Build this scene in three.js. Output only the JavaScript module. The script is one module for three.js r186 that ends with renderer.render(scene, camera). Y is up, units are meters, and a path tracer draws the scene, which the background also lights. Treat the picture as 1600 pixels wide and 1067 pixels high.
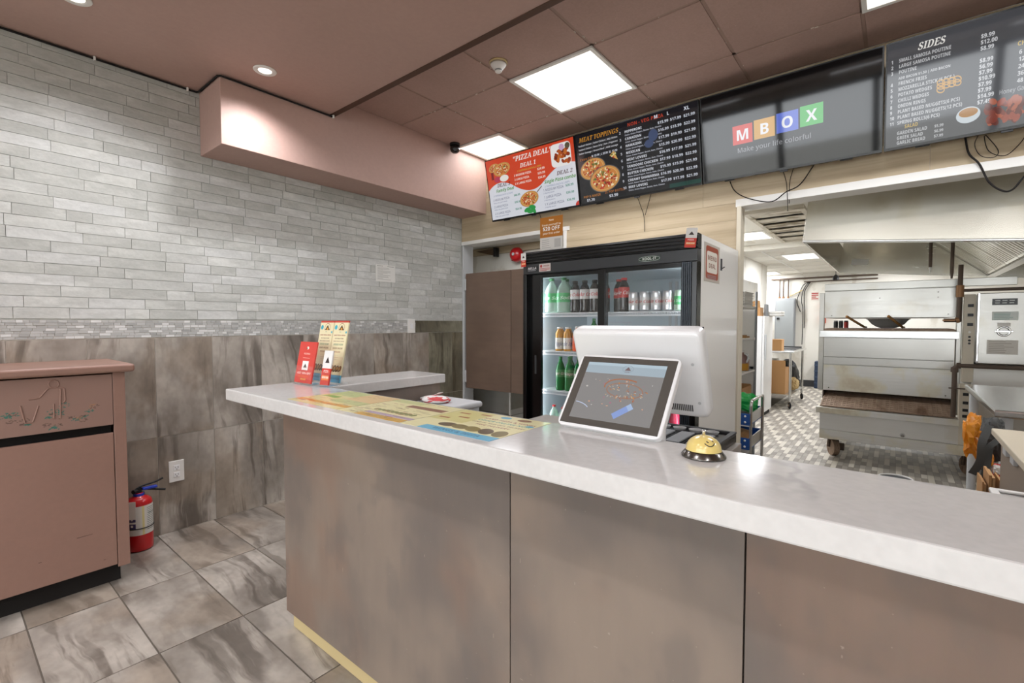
import * as THREE from 'three';
import { RoundedBoxGeometry } from 'three/addons/geometries/RoundedBoxGeometry.js';
import { mergeGeometries } from 'three/addons/utils/BufferGeometryUtils.js';
import { RectAreaLightUniformsLib } from 'three/addons/lights/RectAreaLightUniformsLib.js';

// ------------------------------------------------------------------ camera, sky, exposure
RectAreaLightUniformsLib.init();
const scene = new THREE.Scene();
const renderer = new THREE.WebGLRenderer({ antialias: true });
renderer.toneMapping = THREE.LinearToneMapping;
renderer.toneMappingExposure = 1.4;
renderer.shadowMap.enabled = true;
const EYE = new THREE.Vector3(3.48, 1.3, 0), YAW = 0.68108, PITCH = 0.03841, FOCAL = 738.95;
const camera = new THREE.PerspectiveCamera(2 * Math.atan(533.5 / FOCAL) * 180 / Math.PI, 1600 / 1067, 0.05, 60);
camera.position.copy(EYE);
const FWD = new THREE.Vector3(-Math.sin(YAW) * Math.cos(PITCH), -Math.sin(PITCH), -Math.cos(YAW) * Math.cos(PITCH));
camera.lookAt(EYE.clone().add(FWD));
scene.background = new THREE.Color(0.93, 0.97, 1.0).multiplyScalar(3.9);   // overcast sky outside the shop front
const PANEL = 13.0, SHOP = 9.5, KPANEL = 20.0, POT = 3.5, SCREEN = 0.6;     // light levels

// ------------------------------------------------------------------ helpers
const RT = new THREE.Vector3(Math.cos(YAW), 0, -Math.sin(YAW)), UPV = new THREE.Vector3().crossVectors(RT, FWD);
function pix(x, y, axis, value) {              // where the ray through a photo pixel meets the plane axis = value
  const d = RT.clone().multiplyScalar((x - 800) / FOCAL).addScaledVector(UPV, -(y - 533.5) / FOCAL).add(FWD);
  return EYE.clone().addScaledVector(d, (value - EYE[axis]) / d[axis]);
}
let seed = 7;
function rnd() { seed |= 0; seed = seed + 0x6D2B79F5 | 0; let t = Math.imul(seed ^ seed >>> 15, 1 | seed); t = t + Math.imul(t ^ t >>> 7, 61 | t) ^ t; return ((t ^ t >>> 14) >>> 0) / 4294967296; }
const rr = (a, b) => a + (b - a) * rnd();
const taken = new Map(), origin = new WeakMap();
function numbered(n) { const k = taken.get(n) ?? 0; taken.set(n, k + 1); return k ? n + '_' + String(k).padStart(3, '0') : n; }
function thing(name, label, category, pos = [0, 0, 0], group, turn = 0) {
  const o = new THREE.Group(); o.name = numbered(name); scene.add(o); o.position.set(...pos); o.rotation.y = turn;
  o.userData = { label, category }; if (group) o.userData.group = group;
  origin.set(o, turn ? [0, 0, 0] : pos); return o;
}
function structure(name, pos = [0, 0, 0]) { const o = new THREE.Group(); o.name = name; taken.set(name, 1); scene.add(o); o.position.set(...pos); origin.set(o, pos); o.userData.kind = 'structure'; return o; }
function add(parent, name, geo, mat, label) {   // geometry in world space (in the thing's own space when the thing is turned)
  if (Array.isArray(geo)) geo = join(geo);
  const p = origin.get(parent) ?? [0, 0, 0];
  if (p[0] || p[1] || p[2]) { geo = geo.clone(); geo.translate(-p[0], -p[1], -p[2]); }
  const m = new THREE.Mesh(geo, mat); m.name = name; m.castShadow = m.receiveShadow = true; parent.add(m); origin.set(m, p);
  if (label) m.userData.label = label;
  return m;
}
function single(name, label, category, geo, mat, group) {   // a thing that is one mesh
  if (Array.isArray(geo)) geo = join(geo);
  geo.computeBoundingBox(); const b = geo.boundingBox, p = [(b.min.x + b.max.x) / 2, b.min.y, (b.min.z + b.max.z) / 2];
  geo.translate(-p[0], -p[1], -p[2]);
  const m = new THREE.Mesh(geo, mat); m.name = numbered(name); m.position.set(...p); m.castShadow = m.receiveShadow = true; scene.add(m);
  m.userData = { label, category }; if (group) m.userData.group = group; return m;
}
function join(list) { return mergeGeometries(list.map((g) => { const q = g.index ? g.toNonIndexed() : g; for (const k of Object.keys(q.attributes)) if (!['position', 'normal', 'uv', 'color'].includes(k)) q.deleteAttribute(k); return q; })); }
function cubeUV(g, du = 0, dv = 0, swap = false) {   // uv in metres from the side each face looks to
  g = g.index ? g.toNonIndexed() : g; const p = g.attributes.position, n = g.attributes.normal, uv = new Float32Array(p.count * 2);
  for (let i = 0; i < p.count; i++) {
    const a = Math.abs(n.getX(i)), b = Math.abs(n.getY(i)), c = Math.abs(n.getZ(i)); let u, v;
    if (a > b && a > c) { u = p.getZ(i); v = p.getY(i); } else if (b >= c) { u = p.getX(i); v = p.getZ(i); } else { u = p.getX(i); v = p.getY(i); }
    uv[2 * i] = (swap ? v : u) + du; uv[2 * i + 1] = (swap ? u : v) + dv;
  }
  g.setAttribute('uv', new THREE.BufferAttribute(uv, 2)); return g;
}
function B(x0, x1, y0, y1, z0, z1, r = 0, du = 0, dv = 0, swap = false) {   // a box between two corners, edges rounded by r
  const w = Math.abs(x1 - x0), h = Math.abs(y1 - y0), d = Math.abs(z1 - z0);
  const g = r ? new RoundedBoxGeometry(w, h, d, 2, Math.min(r, w / 2.01, h / 2.01, d / 2.01)) : new THREE.BoxGeometry(w, h, d);
  g.translate((x0 + x1) / 2, (y0 + y1) / 2, (z0 + z1) / 2); return cubeUV(g, du, dv, swap);
}
const V = (x, y, z) => new THREE.Vector3(x, y, z);
function rod(a, b, r, r2 = r, seg = 12) {       // a round bar from a to b
  a = Array.isArray(a) ? V(...a) : a; b = Array.isArray(b) ? V(...b) : b;
  const d = b.clone().sub(a), g = new THREE.CylinderGeometry(r2, r, d.length(), seg);
  g.applyQuaternion(new THREE.Quaternion().setFromUnitVectors(V(0, 1, 0), d.normalize())); g.translate((a.x + b.x) / 2, (a.y + b.y) / 2, (a.z + b.z) / 2); return g;
}
function tube(pts, r, n = 40, seg = 6, closed = false, tension = 0.5) { return new THREE.TubeGeometry(new THREE.CatmullRomCurve3(pts.map((p) => Array.isArray(p) ? V(...p) : p), closed, 'catmullrom', tension), n, r, seg, closed); }
function bent(pts, r, seg = 10) { const g = []; for (let i = 0; i + 1 < pts.length; i++) { g.push(rod(pts[i], pts[i + 1], r, r, seg)); if (i) { const s = new THREE.SphereGeometry(r * 1.02, seg, 8); s.translate(...pts[i]); g.push(s); } } return join(g); }
function lathe(prof, x = 0, y = 0, z = 0, seg = 24) { const g = new THREE.LatheGeometry(prof.map(([r, h]) => new THREE.Vector2(r, h)), seg); g.translate(x, y, z); return g; }
function plate(w, h, t = 0.001, r = 0) {        // a thin upright sheet, front to +z, picture uv on the front
  const g = r ? new RoundedBoxGeometry(w, h, t, 2, r) : new THREE.BoxGeometry(w, h, t); const q = g.index ? g.toNonIndexed() : g; const p = q.attributes.position, uv = q.attributes.uv;
  for (let i = 0; i < p.count; i++) uv.setXY(i, p.getX(i) / w + 0.5, p.getY(i) / h + 0.5); return q;
}
function slab(outline, y0, y1, bevel = 0) {     // outline in x, z, extruded upwards
  const s = new THREE.Shape(outline.map(([x, z]) => new THREE.Vector2(x, -z)));
  const g = new THREE.ExtrudeGeometry(s, { depth: y1 - y0 - 2 * bevel, bevelEnabled: bevel > 0, bevelSize: bevel, bevelThickness: bevel, bevelOffset: -bevel, bevelSegments: 2 });
  g.rotateX(-Math.PI / 2); g.translate(0, y0 + bevel, 0); return cubeUV(g);
}

// ------------------------------------------------------------------ procedural textures
function h2(x, y, s) { let h = Math.imul(x, 374761393) + Math.imul(y, 668265263) + Math.imul(s, 974634761) | 0; h = Math.imul(h ^ h >>> 13, 1274126177); return ((h ^ h >>> 16) >>> 0) / 4294967296; }
function vn(x, y, px, py, s) {
  const xi = Math.floor(x), yi = Math.floor(y), fx = x - xi, fy = y - yi, u = fx * fx * (3 - 2 * fx), v = fy * fy * (3 - 2 * fy);
  const a = ((xi % px) + px) % px, b = (a + 1) % px, c = ((yi % py) + py) % py, d = (c + 1) % py;
  const p = h2(a, c, s), q = h2(b, c, s), r = h2(a, d, s), t = h2(b, d, s); return p + (q - p) * u + (r - p + (p - q - r + t) * u) * v;
}
function fbm(u, v, fx, fy, oct, s, gain = 0.5) { let a = 1, n = 0, t = 0; for (let i = 0; i < oct; i++) { t += a * vn(u * fx, v * fy, fx, fy, s + i); n += a; a *= gain; fx *= 2; fy *= 2; } return t / n; }
const clamp = (x, a = 0, b = 1) => Math.max(a, Math.min(b, x)), mix = (a, b, t) => a + (b - a) * t, mix3 = (a, b, t) => [mix(a[0], b[0], t), mix(a[1], b[1], t), mix(a[2], b[2], t)];
const step = (a, b, x) => { const t = clamp((x - a) / (b - a)); return t * t * (3 - 2 * t); };
function tex(w, h, metresX, metresY, fn, srgb = true) {
  const d = new Uint8Array(w * h * 4);
  for (let y = 0; y < h; y++) for (let x = 0; x < w; x++) { const c = fn((x + 0.5) / w, (y + 0.5) / h), i = 4 * (y * w + x), a = Array.isArray(c) ? c : [c, c, c]; d[i] = clamp(a[0], 0, 255); d[i + 1] = clamp(a[1], 0, 255); d[i + 2] = clamp(a[2], 0, 255); d[i + 3] = 255; }
  const t = new THREE.DataTexture(d, w, h); t.wrapS = t.wrapT = THREE.RepeatWrapping; t.magFilter = THREE.LinearFilter; t.minFilter = THREE.LinearMipmapLinearFilter; t.generateMipmaps = true;
  t.repeat.set(1 / metresX, 1 / metresY); if (srgb) t.colorSpace = THREE.SRGBColorSpace; t.needsUpdate = true; return t;
}
function canvas(w, h, draw) { const c = document.createElement('canvas'); c.width = w; c.height = h; draw(c.getContext('2d'), w, h); const t = new THREE.CanvasTexture(c); t.colorSpace = THREE.SRGBColorSpace; return t; }
// stone tile with grain along v
const stoneTex = tex(1024, 1024, 1.5, 1.5, (u, v) => {
  const w = fbm(u, v, 4, 3, 4, 11) - 0.5, uu = u + 0.09 * w, a = fbm(uu, v, 12, 3, 5, 21), b = fbm(u, v, 6, 5, 5, 31), c = fbm(uu, v, 40, 3, 5, 41, 0.65), e = fbm(u, v, 70, 50, 3, 47), d = fbm(uu, v, 22, 3, 5, 55, 0.6);
  let k = mix3([132, 124, 115], [176, 168, 158], step(0.3, 0.7, 0.45 * a + 0.55 * b));
  const zone = step(0.45, 0.6, fbm(uu, v, 7, 3, 3, 51)); k = mix3(k, [88, 80, 72], zone * 0.7 * step(0.46, 0.66, c)); k = mix3(k, [98, 90, 81], 0.45 * step(0.55, 0.68, d));
  k = mix3(k, [198, 190, 179], 0.45 * step(0.56, 0.72, fbm(uu, v, 8, 5, 5, 71))); k = mix3(k, [148, 130, 111], 0.4 * step(0.52, 0.7, fbm(u, v, 5, 4, 5, 81))); k = mix3(k, [98, 88, 78], 0.35 * step(0.58, 0.76, fbm(uu, v, 12, 6, 5, 87))); return k.map((q) => q * (0.94 + 0.12 * e));
});
const panelTex = tex(1024, 1024, 1.7, 1.7, (u, v) => {   // brown-grey mottled laminate of the counter front
  const w = fbm(u, v, 3, 3, 4, 5), a = fbm(u + 0.12 * w, v + 0.1 * w, 4, 3, 5, 13), b = fbm(u + 0.1 * w, v, 5, 4, 4, 23), s = fbm(u, v, 90, 9, 3, 33), d = fbm(u, v, 14, 10, 4, 43);
  let k = mix3([108, 98, 91], [138, 123, 110], step(0.3, 0.68, a)); k = mix3(k, [131, 105, 89], 0.6 * step(0.48, 0.72, b)); k = mix3(k, [104, 96, 90], 0.35 * step(0.55, 0.75, d));
  k = k.map((q) => q * (0.985 + 0.03 * s)); if (vn(u * 190, v * 190, 190, 190, 91) > 0.985) k = mix3(k, [176, 164, 150], 0.6); return k;
});
const quartzTex = tex(1024, 1024, 1.5, 1.5, (u, v) => {
  const w = fbm(u, v, 4, 4, 4, 3), a = fbm(u + 0.15 * w, v + 0.15 * w, 5, 5, 5, 9), r = 1 - Math.abs(2 * fbm(u + 0.2 * w, v - 0.1 * w, 6, 6, 5, 19) - 1), z = step(0.45, 0.65, fbm(u, v, 3, 3, 3, 29)), g = fbm(u, v, 150, 150, 2, 39);
  let k = mix3([201, 198, 195], [216, 214, 211], a); k = mix3(k, [172, 170, 170], 0.6 * z * step(0.9, 0.99, r)); return k.map((q) => q * (0.98 + 0.04 * g));
});
const laminateTex = tex(1024, 512, 2.4, 1.2, (u, v) => {   // pale oak boards, grain along u
  const w = fbm(u, v, 3, 6, 3, 4), a = fbm(u, v + 0.03 * w, 4, 24, 5, 14), f = fbm(u, v, 12, 140, 3, 24), b = fbm(u, v, 3, 5, 4, 34);
  let k = mix3([177, 159, 130], [198, 181, 153], step(0.3, 0.7, 0.6 * a + 0.4 * b)); k = mix3(k, [158, 139, 111], 0.22 * step(0.5, 0.75, f)); return k;
});
const brickTex = tex(1024, 512, 1.3, 0.65, (u, v) => {   // whitewash over rough brick
  const w = fbm(u, v, 6, 6, 4, 6), a = fbm(u + 0.05 * w, v, 14, 22, 5, 16), b = fbm(u, v, 6, 9, 4, 26), e = fbm(u, v, 120, 120, 2, 36);
  let k = mix3([188, 189, 185], [199, 200, 196], step(0.3, 0.7, a)); k = mix3(k, [213, 214, 210], 0.7 * step(0.58, 0.75, b)); k = mix3(k, [186, 187, 182], 0.4 * step(0.58, 0.72, fbm(u, v, 20, 30, 4, 46))); return k.map((q) => q * (0.97 + 0.06 * e));
});
const steelTex = tex(512, 512, 1.1, 1.1, (u, v) => { const s = fbm(u, v, 5, 90, 3, 8), b = fbm(u, v, 4, 4, 5, 18); let k = mix3([208, 207, 203], [220, 219, 215], 0.4 * s + 0.6 * b); return mix3(k, [190, 180, 160], 0.3 * step(0.58, 0.78, fbm(u, v, 6, 5, 5, 28))); });
const steelRough = tex(512, 512, 1.1, 1.1, (u, v) => 115 + 25 * fbm(u, v, 5, 90, 3, 8) + 50 * fbm(u, v, 4, 4, 5, 38), false);
const brownTex = tex(512, 512, 1.6, 1.6, (u, v) => { const a = fbm(u, v, 4, 4, 5, 7), b = fbm(u, v, 100, 100, 2, 17); return mix3([178, 148, 137], [187, 156, 145], a).map((q) => q * (0.985 + 0.03 * b)); });
const tileCeilTex = tex(512, 512, 1.22, 1.22, (u, v) => { const a = fbm(u, v, 5, 5, 4, 27), b = fbm(u, v, 150, 150, 2, 37); let k = mix3([166, 138, 128], [176, 147, 137], a).map((q) => q * (0.97 + 0.06 * b)); if (vn(u * 120, v * 120, 120, 120, 47) > 0.988) k = [186, 164, 154]; return k; });
const doorTex = tex(512, 512, 1.0, 1.0, (u, v) => { const a = fbm(u, v, 3, 3, 5, 57), b = fbm(u, v, 6, 40, 3, 67); return mix3([98, 80, 68], [134, 112, 97], 0.8 * a + 0.2 * b); });
const sootTex = tex(512, 512, 0.9, 0.9, (u, v) => { const a = fbm(u, v, 4, 7, 5, 77), b = fbm(u, v, 12, 16, 4, 87); let k = mix3([208, 201, 188], [190, 181, 165], b); return mix3(k, [120, 108, 86], 0.8 * step(0.52, 0.72, a)); });
const plasterTex = tex(512, 512, 2, 2, (u, v) => { const a = fbm(u, v, 4, 4, 5, 97), b = fbm(u, v, 12, 8, 5, 107); return mix3(mix3([220, 216, 206], [231, 228, 220], a), [178, 168, 150], 0.4 * step(0.62, 0.8, b)); });
const rustTex = tex(512, 512, 0.8, 0.8, (u, v) => { const a = fbm(u, v, 6, 3, 5, 117), b = fbm(u, v, 50, 6, 3, 127); return mix3(mix3([128, 110, 96], [160, 146, 132], b), [92, 66, 46], 0.7 * step(0.5, 0.7, a)); });
const greasyTex = tex(512, 512, 1.0, 1.0, (u, v) => { const a = fbm(u, v, 5, 4, 5, 137), s = fbm(u, v, 5, 80, 3, 147); let k = mix3([208, 207, 202], [220, 219, 215], s); k = mix3(k, [208, 197, 160], 0.45 * step(0.52, 0.7, a)); return mix3(k, [160, 134, 104], 0.25 * step(0.68, 0.78, a)); });
const bumpTex = tex(512, 512, 0.5, 0.5, (u, v) => 255 * fbm(u, v, 20, 20, 4, 157), false);

// ------------------------------------------------------------------ materials
const std = (o) => new THREE.MeshStandardMaterial(o), phy = (o) => new THREE.MeshPhysicalMaterial(o);
const M = {
  brown: std({ map: brownTex, roughness: 0.62 }), ceilTile: std({ map: tileCeilTex, roughness: 0.8, bumpMap: bumpTex, bumpScale: 0.0006 }), grid: std({ color: 0x9a8075, roughness: 0.6 }), chip: std({ color: 0xd8cfc4, roughness: 0.8 }),
  edgeTrim: std({ color: 0x4d3224, roughness: 0.55 }), stone: std({ map: stoneTex, roughness: 0.42 }), floorStone: std({ map: stoneTex, color: 0xffffff, roughness: 0.38 }), grout: std({ color: 0xb9b3a8, roughness: 0.9 }), floorGrout: std({ color: 0x6f675d, roughness: 0.9 }),
  greenStone: std({ map: stoneTex, color: 0xc9cdbd, roughness: 0.45 }), mortar: std({ color: 0xb9bab5, roughness: 0.9 }), quartz: phy({ map: quartzTex, roughness: 0.16, clearcoat: 0.3, clearcoatRoughness: 0.08 }), panel: std({ map: panelTex, roughness: 0.5 }), gap: std({ color: 0x17120f, roughness: 0.9 }),
  cream: std({ color: 0xc6b283, roughness: 0.6 }), laminate: std({ map: laminateTex, roughness: 0.55 }), white: std({ color: 0xe6e4df, roughness: 0.5 }), whiteGloss: phy({ color: 0xeeeeee, roughness: 0.3, clearcoat: 0.4 }), plaster: std({ map: plasterTex, roughness: 0.85 }),
  black: std({ color: 0x101012, roughness: 0.45 }), blackGloss: phy({ color: 0x0a0a0b, roughness: 0.18 }), darkGrey: std({ color: 0x38393b, roughness: 0.5 }), grey: std({ color: 0x8f9294, roughness: 0.5 }), lightGrey: std({ color: 0xc4c6c7, roughness: 0.5 }), rubber: std({ color: 0x1d1c1b, roughness: 0.85 }),
  steelHood: std({ map: steelTex, color: 0xeeeae0, metalness: 1, roughness: 0.42, roughnessMap: steelRough }), steelDull: std({ map: steelTex, metalness: 0.3, roughness: 0.5 }), steel: std({ map: steelTex, color: 0xe6e5e2, metalness: 0.85, roughness: 0.58, roughnessMap: steelRough }), steelSmooth: std({ color: 0xd4d4d2, metalness: 1, roughness: 0.22 }), steelGreasy: std({ map: greasyTex, metalness: 0.5, roughness: 0.75, roughnessMap: steelRough }), chrome: std({ color: 0xdcdcdc, metalness: 1, roughness: 0.12 }), darkChrome: std({ color: 0x77746f, metalness: 1, roughness: 0.22 }),
  rust: std({ map: rustTex, color: 0xfff4ea, roughness: 0.7 }), ironPipe: std({ color: 0x5d4f45, roughness: 0.6, metalness: 0.4 }), copper: std({ color: 0x9a7453, roughness: 0.5, metalness: 0.5 }), brownDoor: std({ map: doorTex, roughness: 0.42 }), soot: std({ map: sootTex, roughness: 0.85 }),
  glass: phy({ color: 0xffffff, roughness: 0.02, transmission: 1, thickness: 0, ior: 1.5 }), acrylic: phy({ color: 0xffffff, roughness: 0.03, transmission: 1, thickness: 0, ior: 1.49 }),
  fridgeSide: phy({ color: 0xe9e6e0, roughness: 0.28, clearcoat: 0.3 }), fridgeIn: std({ color: 0xc9d3d8, roughness: 0.4 }), shelfWire: std({ color: 0xe4e8ea, roughness: 0.4 }), red: phy({ color: 0xc4141a, roughness: 0.3, clearcoat: 0.5 }), cardRed: std({ color: 0xd9463e, roughness: 0.5 }), blue: std({ color: 0x1d4f97, roughness: 0.45 }), blueTag: std({ color: 0x2340b8, roughness: 0.4 }),
  cardboard: std({ color: 0xb98c5c, roughness: 0.85 }), paper: std({ color: 0xe9e7e1, roughness: 0.85 }), wood: std({ color: 0xa87b48, roughness: 0.7 }), orange: phy({ color: 0xd98a1e, roughness: 0.35, clearcoat: 0.3 }), bagBlack: std({ color: 0x4b4c4a, roughness: 0.8 }), greenBag: phy({ color: 0x1f9a46, roughness: 0.3 }),
  jamb: std({ color: 0xdbd2be, roughness: 0.5 }), led: std({ color: 0xffffff, emissive: 0xffffff, emissiveIntensity: 1.0 }), cabinet: std({ map: brownTex, color: 0xcfc2b9, roughness: 0.42 }),
};

// ------------------------------------------------------------------ lamps
function areaLight(parent, w, h, x, y, z, intensity, color = 0xf6f9ff) {   // looks straight down
  const l = new THREE.RectAreaLight(color, intensity, w, h); const p = origin.get(parent) ?? [0, 0, 0];
  l.position.set(x - p[0], y - p[1], z - p[2]); l.rotation.x = -Math.PI / 2; parent.add(l); return l;
}
function panelLight(label, x0, x1, z0, z1, y, level, group) {
  const t = thing('ceiling_light_panel', label, 'light panel', [(x0 + x1) / 2, y - 0.012, (z0 + z1) / 2], group);
  const e = 0.022, ym = y - 0.012;
  add(t, 'frame', [B(x0, x1, ym, y, z0, z0 + e), B(x0, x1, ym, y, z1 - e, z1), B(x0, x0 + e, ym, y, z0 + e, z1 - e), B(x1 - e, x1, ym, y, z0 + e, z1 - e)], M.white);
  add(t, 'diffuser', B(x0 + e, x1 - e, ym + 0.003, y, z0 + e, z1 - e), std({ color: 0xffffff, emissive: 0xfff8ef, emissiveIntensity: 1.0, roughness: 0.6 }));
  areaLight(t, x1 - x0 - 2 * e, z1 - z0 - 2 * e, (x0 + x1) / 2, ym, (z0 + z1) / 2, level);
}

// ================================================================== THE SHELL
const ZB = -3.47, ZE = -1.86, YC = 2.77, YG = 2.89, ZF = 3.6, XR = 6.4;
// ---- floor of the shop
{
  const f = structure('floor'); add(f, 'screed', B(-0.1, XR + 0.1, -0.1, -0.004, ZB - 0.13, ZF + 0.1, 0), M.floorGrout);
  const g = 0.003; let xs = [0]; for (let x = 0.645; x < XR; x += 0.6105) xs.push(x); xs.push(XR); const zs = []; for (let z = -0.845 - 0.3095 * 8; z < ZF; z += 0.3095) zs.push(z);
  const rest = [];
  for (let i = 0; i + 1 < xs.length; i++) for (let j = 0; j + 1 < zs.length; j++) {
    const z0 = Math.max(zs[j], ZB), geo = B(xs[i] + g, xs[i + 1] - g, -0.012, rr(-0.0008, 0.0004), z0 + g, zs[j + 1] - g, 0, rr(0, 4), rr(0, 4), true);
    if (xs[i] < 1.9 && zs[j] < 0.35 && zs[j] > -2.8) add(f, 'tile', geo, M.floorStone); else rest.push(geo);
  }
  const r = add(f, 'tile_field', rest, M.floorStone); r.userData.kind = 'stuff';
}
// ---- left wall: whitewashed bricks over a mosaic band over stone tiles
{
  const w = structure('wall_left');
  add(w, 'wall_core', [B(-0.12, -0.004, 0, 3.0, ZB - 0.13, ZF + 0.1)], M.mortar);
  // stone tiles
  const zg = []; for (let z = -0.858 - 0.3085 * 8.5; z < 0.9; z += 0.3085) zg.push(z); const lines = []; for (let k = 4; k >= -9; k--) lines.push(-0.858 + 0.3085 * k);
  lines.reverse(); const G = 0.0017;
  add(w, 'grout_bed', B(-0.004, 0.0035, 0, 1.213, ZB - 0.12, ZF), M.grout);
  for (let k = 0; k + 1 < lines.length; k++) for (const [y0, y1] of [[0.002, 0.606], [0.606, 1.213]]) {
    const a = Math.max(lines[k], ZB - 0.12), b = lines[k + 1]; if (b - a < 0.02) continue;
    add(w, 'wall_tile', B(-0.003, 0.006, y0 + G, y1 - G, a + G, b - G, 0, rr(0, 4), rr(0, 4)), b < -2.8 ? M.greenStone : M.stone);
  }
  add(w, 'wall_tile', B(-0.003, 0.0062, 1.216, 1.325, ZB - 0.12, -2.86, 0, 1.1, 0.4), M.greenStone);
  // mosaic band: far too small to count
  const band = []; const tones = [[0.46, 0.46, 0.44], [0.42, 0.42, 0.40], [0.50, 0.50, 0.48], [0.38, 0.38, 0.365], [0.68, 0.68, 0.66]];
  for (let r = 0; r < 7; r++) for (let z = -2.86 + rr(0, 0.02); z < 0.35;) {
    const l = rr(0.022, 0.05), b = B(-0.003, rr(0.0055, 0.008), 1.217 + r * 0.0145, 1.217 + r * 0.0145 + 0.0128, z, z + l - 0.0018), c = tones[rnd() < 0.12 ? 4 : Math.floor(rr(0, 4))], n = b.attributes.position.count, a = new Float32Array(3 * n);
    for (let i = 0; i < n; i++) a.set(c, 3 * i); b.setAttribute('color', new THREE.BufferAttribute(a, 3)); band.push(b); z += l;
  }
  const mb = add(w, 'mosaic_band', band, std({ vertexColors: true, roughness: 0.35 }), 'grey and white glass mosaic strip'); mb.userData.kind = 'stuff';
  add(w, 'mosaic_grout', B(-0.004, 0.004, 1.213, 1.318, -2.86, 0.4), M.grout);
  // bricks
  const bm = [0xffffff, 0xf4f4f2, 0xebebe8, 0xfbfbf9, 0xefefec].map((c) => std({ map: brickTex, color: c, roughness: 0.85, bumpMap: bumpTex, bumpScale: 0.0015 })), rest = [];
  const H = 0.0585; let made = 0;
  for (let r = 0; r < 25; r++) {
    const y0 = 1.326 + r * H, y1 = Math.min(y0 + H - 0.0022, 2.768); if (y1 - y0 < 0.01) continue;
    for (let z = -3.59 + rr(0, 0.15); z < -0.02;) {
      let l = rnd() < 0.25 ? rr(0.1, 0.16) : rr(0.2, 0.31), e = Math.min(z + l, 0.1); const a = Math.max(z, -3.585);
      let top = y1; z += l;
      if (e < -1.12 && y0 > 2.345) continue; if (e < -1.12) top = Math.min(y1, 2.366);
      const step_ = e < -2.69 ? 0 : 0.0012, geo = B(-0.004, rr(0.0005, 0.0022) + step_, y0, top, a + 0.0012, e - 0.0012, 0, rr(0, 3), rr(0, 3));
      if (made < 300) { add(w, 'brick', geo, bm[Math.floor(rnd() * 5)]); made++; } else rest.push(geo);
    }
  }
  const bf = add(w, 'brick_field', [...rest, B(-0.004, 0.002, 1.326, 2.768, 0.1, ZF)], bm[2]); bf.userData.kind = 'stuff';
}
// ---- boxed-in soffit along the left wall
{ const s = structure('trim_1'); add(s, 'soffit_box', B(0.004, 0.345, 2.366, YG + 0.03, ZB, -1.128, 0.004), M.brown); }
// ---- lowered plasterboard ceiling in front
{
  const c = structure('ceiling'); const holes = [];
  add(c, 'board', B(-0.12, XR + 0.12, YC, YC + 0.2, ZE, ZF + 0.12), M.brown);
  add(c, 'edge_trim', B(0.345, XR, YC - 0.004, YC + 0.05, ZE - 0.006, ZE + 0.034, 0.002), M.edgeTrim);
}
// ---- suspended tile ceiling behind it
{
  const c = structure('ceiling_grid'); add(c, 'deck', B(-0.12, XR + 0.12, YG + 0.12, YG + 0.22, ZB - 0.14, ZE + 0.02), M.brown);
  const xs = [0.345, 0.87, 1.48, 2.09, 2.70, 3.31, 3.92, 4.53, 5.14, 5.75, XR], zs = [ZB, -3.05, -2.44, ZE];
  const lit = new Set(['0,0', '2,1', '5,1', '8,1']);
  for (let i = 0; i + 1 < xs.length; i++) for (let j = 0; j + 1 < zs.length; j++) { if (lit.has(i + ',' + j)) continue; add(c, 'ceiling_tile', B(xs[i] + 0.009, xs[i + 1] - 0.009, YG - rr(0, 0.0015), YG + 0.012, zs[j] + 0.009, zs[j + 1] - 0.009, 0.002, rr(0, 3), rr(0, 3)), M.ceilTile); }
  for (const x of xs.slice(1, -1)) add(c, 'grid_bar', B(x - 0.012, x + 0.012, YG + 0.003, YG + 0.03, ZB, ZE), M.grid);
  for (const z of zs.slice(1, -1)) add(c, 'grid_bar', B(0.345, XR, YG + 0.003, YG + 0.03, z - 0.012, z + 0.012), M.grid);
  const chips = []; for (let k = 0; k < 90; k++) { const along = rnd() < 0.5, x = along ? rr(0.4, 3.9) : xs[1 + Math.floor(rnd() * 6)] + rr(-0.011, 0.011), z = along ? zs[1 + Math.floor(rnd() * 2)] + rr(-0.011, 0.011) : rr(-3.4, -1.95); const l = rr(0.003, 0.02), t = rr(0.002, 0.004); chips.push(along ? B(x, x + l, YG - 0.001, YG + 0.004, z, z + t) : B(x, x + t, YG - 0.001, YG + 0.004, z, z + l)); }
  const ch = add(c, 'flaked_paint', chips, M.chip); ch.userData.kind = 'stuff';
}
panelLight('square lit ceiling panel beside the smoke detector', 1.48, 2.09, -3.05, -2.44, YG, PANEL);
panelLight('cut-down white ceiling panel beside the black dome camera', 0.36, 0.87, ZB, -3.05, YG, 5);
panelLight('square lit ceiling panel above the sides menu screen', 3.31, 3.92, -3.05, -2.44, YG, PANEL);
panelLight('square lit ceiling panel far along the menu wall, past the sides menu', 5.14, 5.75, -3.05, -2.44, YG, PANEL);
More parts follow.
